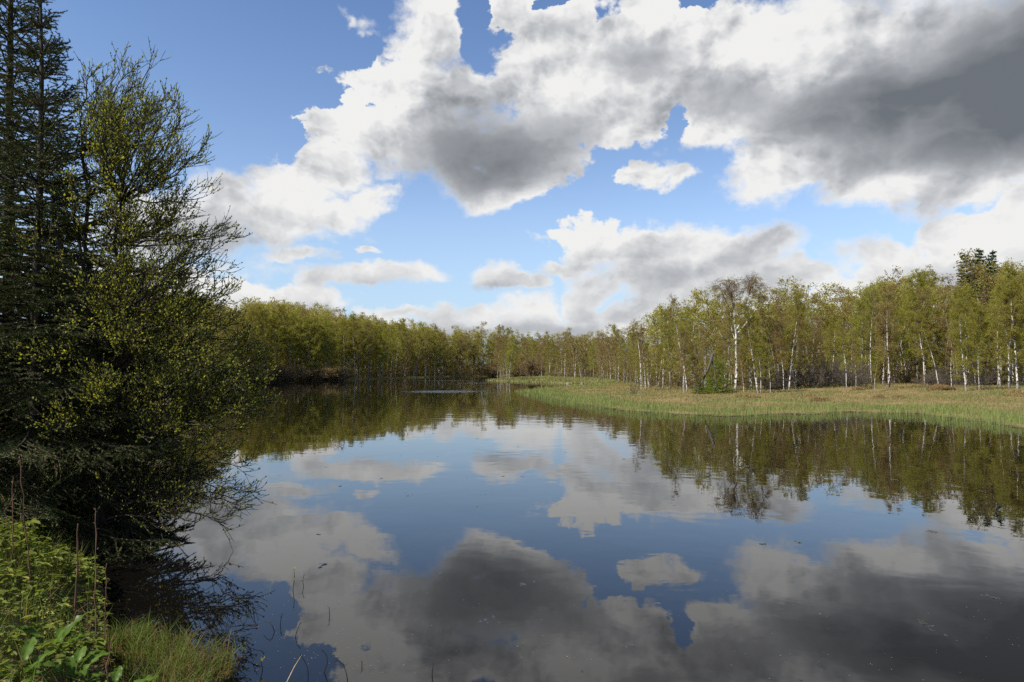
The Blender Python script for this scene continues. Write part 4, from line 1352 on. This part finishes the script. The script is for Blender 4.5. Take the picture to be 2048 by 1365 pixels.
# ------------------------------------------------------------------ near bank
def bank():
    # fine leafy cover: little plants with leaflets held level
    mb = MB()
    N = 7000
    x = rng.uniform(-8.5, -1.7, N); y = rng.uniform(2.6, 9.5, N)
    s = shore(x, y); px = 1024 + 1365 * x / y
    ok = (s > 0.02) & (px > -150) & (y > 3.3)
    x, y, s = x[ok], y[ok], s[ok]; n = len(x)
    g = height(x, y)
    mound = 0.5 + 0.5 * np.sin(x * 2.7 + 1) * np.sin(y * 2.1 + x)
    hh = 0.06 + 0.26 * mound * sstep(s, 0, .6) + rng.uniform(-.05, .09, n) + 0.05 * np.sin(x * 9) * np.sin(y * 8)
    top = np.stack([x, y, g + hh], 1)
    foot = np.stack([x + rng.normal(size=n) * .04, y + rng.normal(size=n) * .04, g], 1)
    sticks(mb, foot, top, 0.0015, 0.001, 0.2, 0)
    K = 9
    a = rng.uniform(0, 6.28, (n, K)); rad = rng.uniform(0.008, 0.05, (n, K))
    P0 = top[:, None] + np.stack([np.cos(a) * rad, np.sin(a) * rad, rng.uniform(-0.05, 0.02, (n, K))], -1)
    d = np.stack([np.cos(a), np.sin(a), rng.uniform(-0.35, 0.35, (n, K))], -1)
    P0 = P0.reshape(-1, 3); d = unit(d.reshape(-1, 3)); m = len(P0)
    side = unit(np.cross(d, np.array([0, 0, 1.0]) + rng.normal(size=(m, 3)) * .35)); nn = np.cross(side, d)
    L = (np.repeat(rng.uniform(0.6, 1.9, n) ** 1.3, K) * rng.uniform(0.022, 0.045, m))[:, None]; W = L * rng.uniform(.4, .7, (m, 1))
    tn = np.repeat(np.clip(rng.normal(.6, .2, n), 0, 1), K) + rng.normal(size=m) * .08
    V = np.stack([P0, P0 + d * L * .3 + side * W * .45 + nn * W * .1, P0 + d * L * .7 + side * W * .4 + nn * W * .1, P0 + d * L - nn * L * .1, P0 + d * L * .7 - side * W * .4 + nn * W * .1, P0 + d * L * .3 - side * W * .45 + nn * W * .1], 1)
    b = np.arange(m)[:, None, None] * 6
    F = (np.array([[0, 1, 2, 3], [0, 3, 4, 5]])[None] + b).reshape(-1, 4)
    mb.add(V.reshape(-1, 3), F, np.repeat(np.clip(tn, 0, 1), 6), 0)
    tag(mb.build('ground_cover', [M['herb']], None, False), 'fresh yellow green leafy herbs covering the near bank', 'ground cover', kind='stuff')
    # grass between them
    mb = MB()
    N = 16000
    x = rng.uniform(-8.5, -1.5, N); y = rng.uniform(2.6, 9.0, N)
    s = shore(x, y); px = 1024 + 1365 * x / y
    patch = np.sin(x * 3.1 + 2) * np.sin(y * 2.3 + .5)
    ok = (s > -0.03) & (px > -150) & (y > 3.3) & (rng.uniform(size=N) < (0.25 + 0.75 * (patch > 0.2)) * (0.35 + 0.65 * sstep(s, .1, .4)))
    x, y, s = x[ok], y[ok], s[ok]; n = len(x)
    dead = rng.uniform(size=n) < 0.28
    blades(mb, np.stack([x, y, height(x, y)], 1), rng.uniform(.14, .42, n), rng.uniform(.004, .008, n), rng.uniform(.1, .8, n), np.where(dead, rng.uniform(0, .2, n), rng.uniform(.45, 1, n)))
    tag(mb.build('bank_grass', [M['grass']], None, False), 'green and straw coloured grass growing between the herbs of the near bank', 'grass', kind='stuff')
    # dead leaves and stems on the soil
    mb = MB()
    N = 9000
    x = rng.uniform(-8.5, -1.5, N); y = rng.uniform(2.6, 9.5, N)
    s = shore(x, y); ok = (s > -.02) & (y > 3.2); x, y = x[ok], y[ok]; n = len(x)
    P0 = np.stack([x, y, height(x, y) + .01], 1)
    leaves(mb, P0, np.stack([rng.normal(size=n), rng.normal(size=n), rng.normal(size=n) * .15], 1), rng.uniform(.03, .1, n), rng.uniform(.006, .03, n), rng.uniform(0, .2, n))
    tag(mb.build('leaf_litter', [M['grass']], None, False), 'dead leaves and broken straw lying between the plants of the near bank', 'leaf litter', kind='stuff')


bank()


def broad_leaf_shape(mb, p0, d, L, W, curl, r, tint, n=8):
    """a broad lance shaped leaf with a folded midrib and an arching length"""
    d = unit(np.array(d, float)); side = unit(np.cross(d, [0, 0, 1.0]))
    p = np.array(p0, float); rows = []
    for i in range(n + 1):
        t = i / n
        wdt = W * (math.sin(math.pi * min(1, t * 0.93 + 0.04)) ** 0.8) * (0.35 if t < .08 else 1)
        upv = np.cross(side, d)
        wav = 0.012 * math.sin(t * 19)
        rows += [p - side * wdt / 2 + upv * (wdt * .18 + wav), p - side * wdt / 4 + upv * wdt * .05, p, p + side * wdt / 4 + upv * wdt * .05, p + side * wdt / 2 + upv * (wdt * .18 - wav)]
        d = unit(d + np.array([0, 0, -curl / n]))
        p = p + d * L / n
    F = [(i * 5 + j, i * 5 + j + 1, (i + 1) * 5 + j + 1, (i + 1) * 5 + j) for i in range(n) for j in range(4)]
    mb.add(rows, F, np.tile([tint, tint - .05, tint + .35, tint - .05, tint], n + 1).clip(0, 1))


def broad_plants():
    spots = [(150, 1255, .19, 9, 'biggest broad leaved plant with long arching leaves in the near bank'), (185, 1330, .17, 8, 'broad leaved plant with wide dark leaves nearest the tussocks at the water'),
             (105, 1215, .20, 7, 'upright broad leaved plant with narrow pointed leaves, nearest the dry stalks'), (40, 1290, .17, 7, 'broad leaved plant half hidden by herbs at the bank, away from the water'),
             (225, 1270, .16, 7, 'broad leaved plant drooping over the edge towards the water'), (110, 1330, .15, 6, 'small broad leaved plant in front of the biggest one')]
    for i, (px, py, L, n, lb) in enumerate(spots):
        r = np.random.default_rng(400 + i)
        x, y = at(px, py + 30, 0.45)
        z = float(height(x, y))
        st, lv = MB(), MB()
        root = empty('broad_leaf_plant', (x, y, z), 0, 1, lb, 'plant')
        tube(st, curve((0, 0, 0), (0, 0, 1), .16, 3, .05, 0, r), [.008, .007, .006, .005], 6)
        st.build('stem', M['herb'], root)
        for k in range(n):
            a = k * 2.4 + r.uniform(-.3, .3); e = r.uniform(.35, 1.15)
            d = (math.cos(a) * math.cos(e), math.sin(a) * math.cos(e), math.sin(e))
            mb = MB()
            p0 = np.array([math.cos(a) * .02, math.sin(a) * .02, .08 + .012 * k])
            broad_leaf_shape(mb, p0 + np.array(d) * .05, d, L * r.uniform(.6, 1.15), L * r.uniform(.26, .36), r.uniform(.5, 1.3), r, r.uniform(.1, .6))
            tube(mb, np.array([p0, p0 + np.array(d) * .06]), [.004, .003], 4, .6)
            mb.build('leaf', M['broad_leaf'], root)


broad_plants()


def stalks():
    L = [  # base px,py -> top px,py, material, label
        (66, 1150, 44, 912, 'dry_stalk', 'tallest dry reddish stalk with clasping nodes, rising from the near bank before the spruce'),
        (26, 1140, 33, 955, 'dry_stalk', 'dry reddish stalk left of the tallest one on the near bank'),
        (155, 1155, 164, 1047, 'dry_stalk', 'short thick reddish stalk with cut top on the near bank'),
        (193, 1180, 199, 1020, 'dry_stalk', 'thin dry stalk with nodes at the edge of the bank above the dark water'),
        (213, 1185, 222, 1130, 'dry_stalk', 'short reddish stalk closest to the water at the edge of the bank'),
        (214, 1365, 229, 1285, 'dry_stalk', 'dark dry stalk standing between the broad leaves and the tussocks'),
        (-5, 1300, 22, 1372, 'dry_stalk', 'thick broken stalk lying on the herbs at the foot of the picture')]
    for i, (a, b, c, d, m, lb) in enumerate(L):
        r = np.random.default_rng(i + 60)
        x, y = at(a, b, .45); Y = y
        z = float(height(x, y)); base = np.array([x, y, z])
        e = px3(c, d, Y, r.normal() * .1) - base
        t = np.linspace(0, 1, 12)[:, None]
        P_ = e * t + r.normal(size=(12, 3)) * 0.004
        P_[0] = (0, 0, -.05)
        mb = MB()
        rad = np.linspace(.0042, .0022, 12) if i != 2 else np.linspace(.006, .004, 12)
        rad = np.repeat(rad, 1); rad[::3] *= 1.5
        tube(mb, P_, rad, 6)
        if i < 2 or i == 3:
            q, dd = along(P_, np.linspace(.35, 1, 14))
            leaves(mb, q, unit(r.normal(size=(14, 3))) + np.array([0, 0, .6]), .022, .012, .5)
        o = mb.build('dry_stalk', M[m]); o.location = tuple(base)
        tag(o, lb, 'stalk')


stalks()


def tussocks():
    L = [(318, 1312, .22, 'left sedge tussock growing in the water at the edge of the bank'), (400, 1338, .22, 'sedge tussock with many straw coloured blades, farthest out in the water'), (340, 1385, .26, 'nearest sedge tussock at the foot of the bank, between its two neighbours'),
         (262, 1290, .15, 'small sedge tuft between the broad leaved plants and the water')]
    for i, (px, py, w_, lb) in enumerate(L):
        r = np.random.default_rng(500 + i)
        x, y = at(px, py, .05)
        V, F = blob_mesh(520 + i, 16, .5)
        m = M['dark_bark']
        mb = MB()
        mb.add(V * (w_ * .8, w_ * .8, .09) * 1.0, F, .1, 1)
        n = 620
        a = r.uniform(0, 6.28, n); q = w_ * np.sqrt(r.uniform(0, 1, n))
        P0 = np.stack([np.cos(a) * q, np.sin(a) * q, np.full(n, .0)], 1)
        dead = r.uniform(size=n) < (.45 if i != 1 else .65)
        blades(mb, P0, np.where(dead, r.uniform(.12, .28, n), r.uniform(.12, .30, n)), r.uniform(.003, .006, n), np.where(dead, r.uniform(.6, 2.2, n), r.uniform(.05, .7, n)), np.where(dead, r.uniform(0, .2, n), r.uniform(.4, .9, n)), 0)
        o = mb.build('sedge_tussock', [M['grass'], m], None, False); o.location = (x, y, 0.0)
        tag(o, lb, 'tussock')


tussocks()


def water_twigs():
    """twigs standing out of the water; each is a polyline seen in the photograph, stood up at the place where it meets the water"""
    L = [  # water-line px,py ; polyline px,py going up from it
        ((592, 1180), [(592, 1180), (595, 1160), (594, 1138)], 'thin forked twig with two buds standing in the water, farthest out'),
        ((613, 1174), [(613, 1174), (611, 1162), (613, 1152)], 'small crooked twig beside the forked one far out in the water'),
        ((598, 1274), [(598, 1274), (601, 1262), (608, 1245)], 'arched dark twig rising from the bright cloud reflection'),
        ((568, 1250), [(568, 1250), (569, 1240), (571, 1228)], 'short straight twig left of the arched dark one'),
        ((557, 1264), [(557, 1264), (553, 1252), (546, 1245), (536, 1244)], 'hooked twig curling over the water near the tussocks'),
        ((624, 1365), [(624, 1365), (624, 1340), (619, 1325), (608, 1310)], 'long twig bending over towards the tussocks'),
        ((655, 1345), [(655, 1345), (662, 1328), (660, 1310), (650, 1300)], 'curved twig with looped top, left of the drooping one'),
        ((702, 1365), [(702, 1365), (699, 1345), (692, 1328), (680, 1318), (675, 1326)], 'drooping twig with frayed bent tip'),
        ((729, 1335), [(729, 1335), (730, 1322)], 'tiny twig stub right of the drooping twig'),
        ((867, 1350), [(867, 1350), (869, 1335), (868, 1320)], 'thin lone twig with a side shoot, farthest from the bank'),
        ((665, 1232), [(665, 1232), (664, 1216)], 'single tiny stub in the middle of the cloud reflection'),
        ((535, 1340), [(535, 1340), (531, 1325), (535, 1318)], 'little twig with fresh yellow leaves just off the tussocks'),
        ((504, 1318), [(504, 1318), (498, 1305), (496, 1295)], 'small leafy twig closest to the sedge tussocks'),
        ((525, 1250), [(525, 1250), (515, 1256), (503, 1258)], 'broken twig lying flat on the water'),
    ]
    for i, (b, poly, lb) in enumerate(L):
        r = np.random.default_rng(700 + i)
        x, y = at(b[0], b[1], 0); base = np.array([x, y, 0.0])
        P_ = np.array([px3(p[0], p[1], y, r.normal() * .01 * j) for j, p in enumerate(poly)]) - base
        if i == 13: P_[:, 2] = .006
        P_ = np.vstack([P_[0] + (0, 0, -.08), P_]) if i != 13 else P_
        t = np.linspace(0, len(P_) - 1, len(P_) * 4)
        q = np.stack([np.interp(t, np.arange(len(P_)), P_[:, k]) for k in range(3)], 1)
        for _ in range(2): q[1:-1] = (q[:-2] + q[1:-1] + q[2:]) / 3
        mb = MB()
        tube(mb, q, np.linspace(.0035, .002, len(q)), 5)
        q2, d2 = along(q, r.uniform(.5, 1, 3))
        sticks(mb, q2, q2 + unit(d2 + r.normal(size=(3, 3)) * .8) * .025, .0016)
        mats = [M['wet_twig'], M['willow_leaf']]
        if i in (11, 12, 0): leaves(mb, q[-5:], r.normal(size=(5, 3)) + (0, 0, .8), .022, .012, .9, 1)
        o = mb.build('water_twig', mats); o.location = tuple(base)
        tag(o, lb, 'twig')
    # pale straw lying out from the bank at the bottom
    mb = MB(); a = np.array([*at(573, 1366, .02), .02]); b_ = np.array([*at(603, 1335, .02), .10])
    tube(mb, np.array([a, (a + b_) / 2 + (0, 0, .01), b_]) - a, [.003, .003, .0015], 5)
    o = mb.build('straw_stem', M['straw']); o.location = tuple(a)
    tag(o, 'single pale straw stem slanting over the water near the long bent twig', 'straw')


water_twigs()


def specks():
    mb = MB()
    N = 1100
    px = rng.uniform(380, 2060, N); py = 1000 + 365 * rng.uniform(0, 1, N) ** .7
    dn = np.exp(-((px - 560) / 260) ** 2) + .25
    ok = rng.uniform(size=N) < dn
    XY = np.array([at(a, b, .003) for a, b in zip(px[ok], py[ok])])
    ok2 = shore(XY[:, 0], XY[:, 1]) < -.15
    XY = XY[ok2]; n = len(XY)
    s = rng.uniform(.0012, .0032, n)
    a = rng.uniform(0, 6.28, n)[:, None] + np.arange(5)[None] * 1.2566
    V = np.stack([XY[:, :1] + np.cos(a) * s[:, None] * rng.uniform(.6, 1.5, (n, 1)), XY[:, 1:] + np.sin(a) * s[:, None], np.full((n, 5), .003)], -1)
    mb.add(V.reshape(-1, 3), np.arange(5 * n).reshape(-1, 5), .5)
    tag(mb.build('floating_specks', [M['straw']], None, False), 'pale pollen and seed specks floating on the near water', 'floating specks', kind='stuff')


specks()
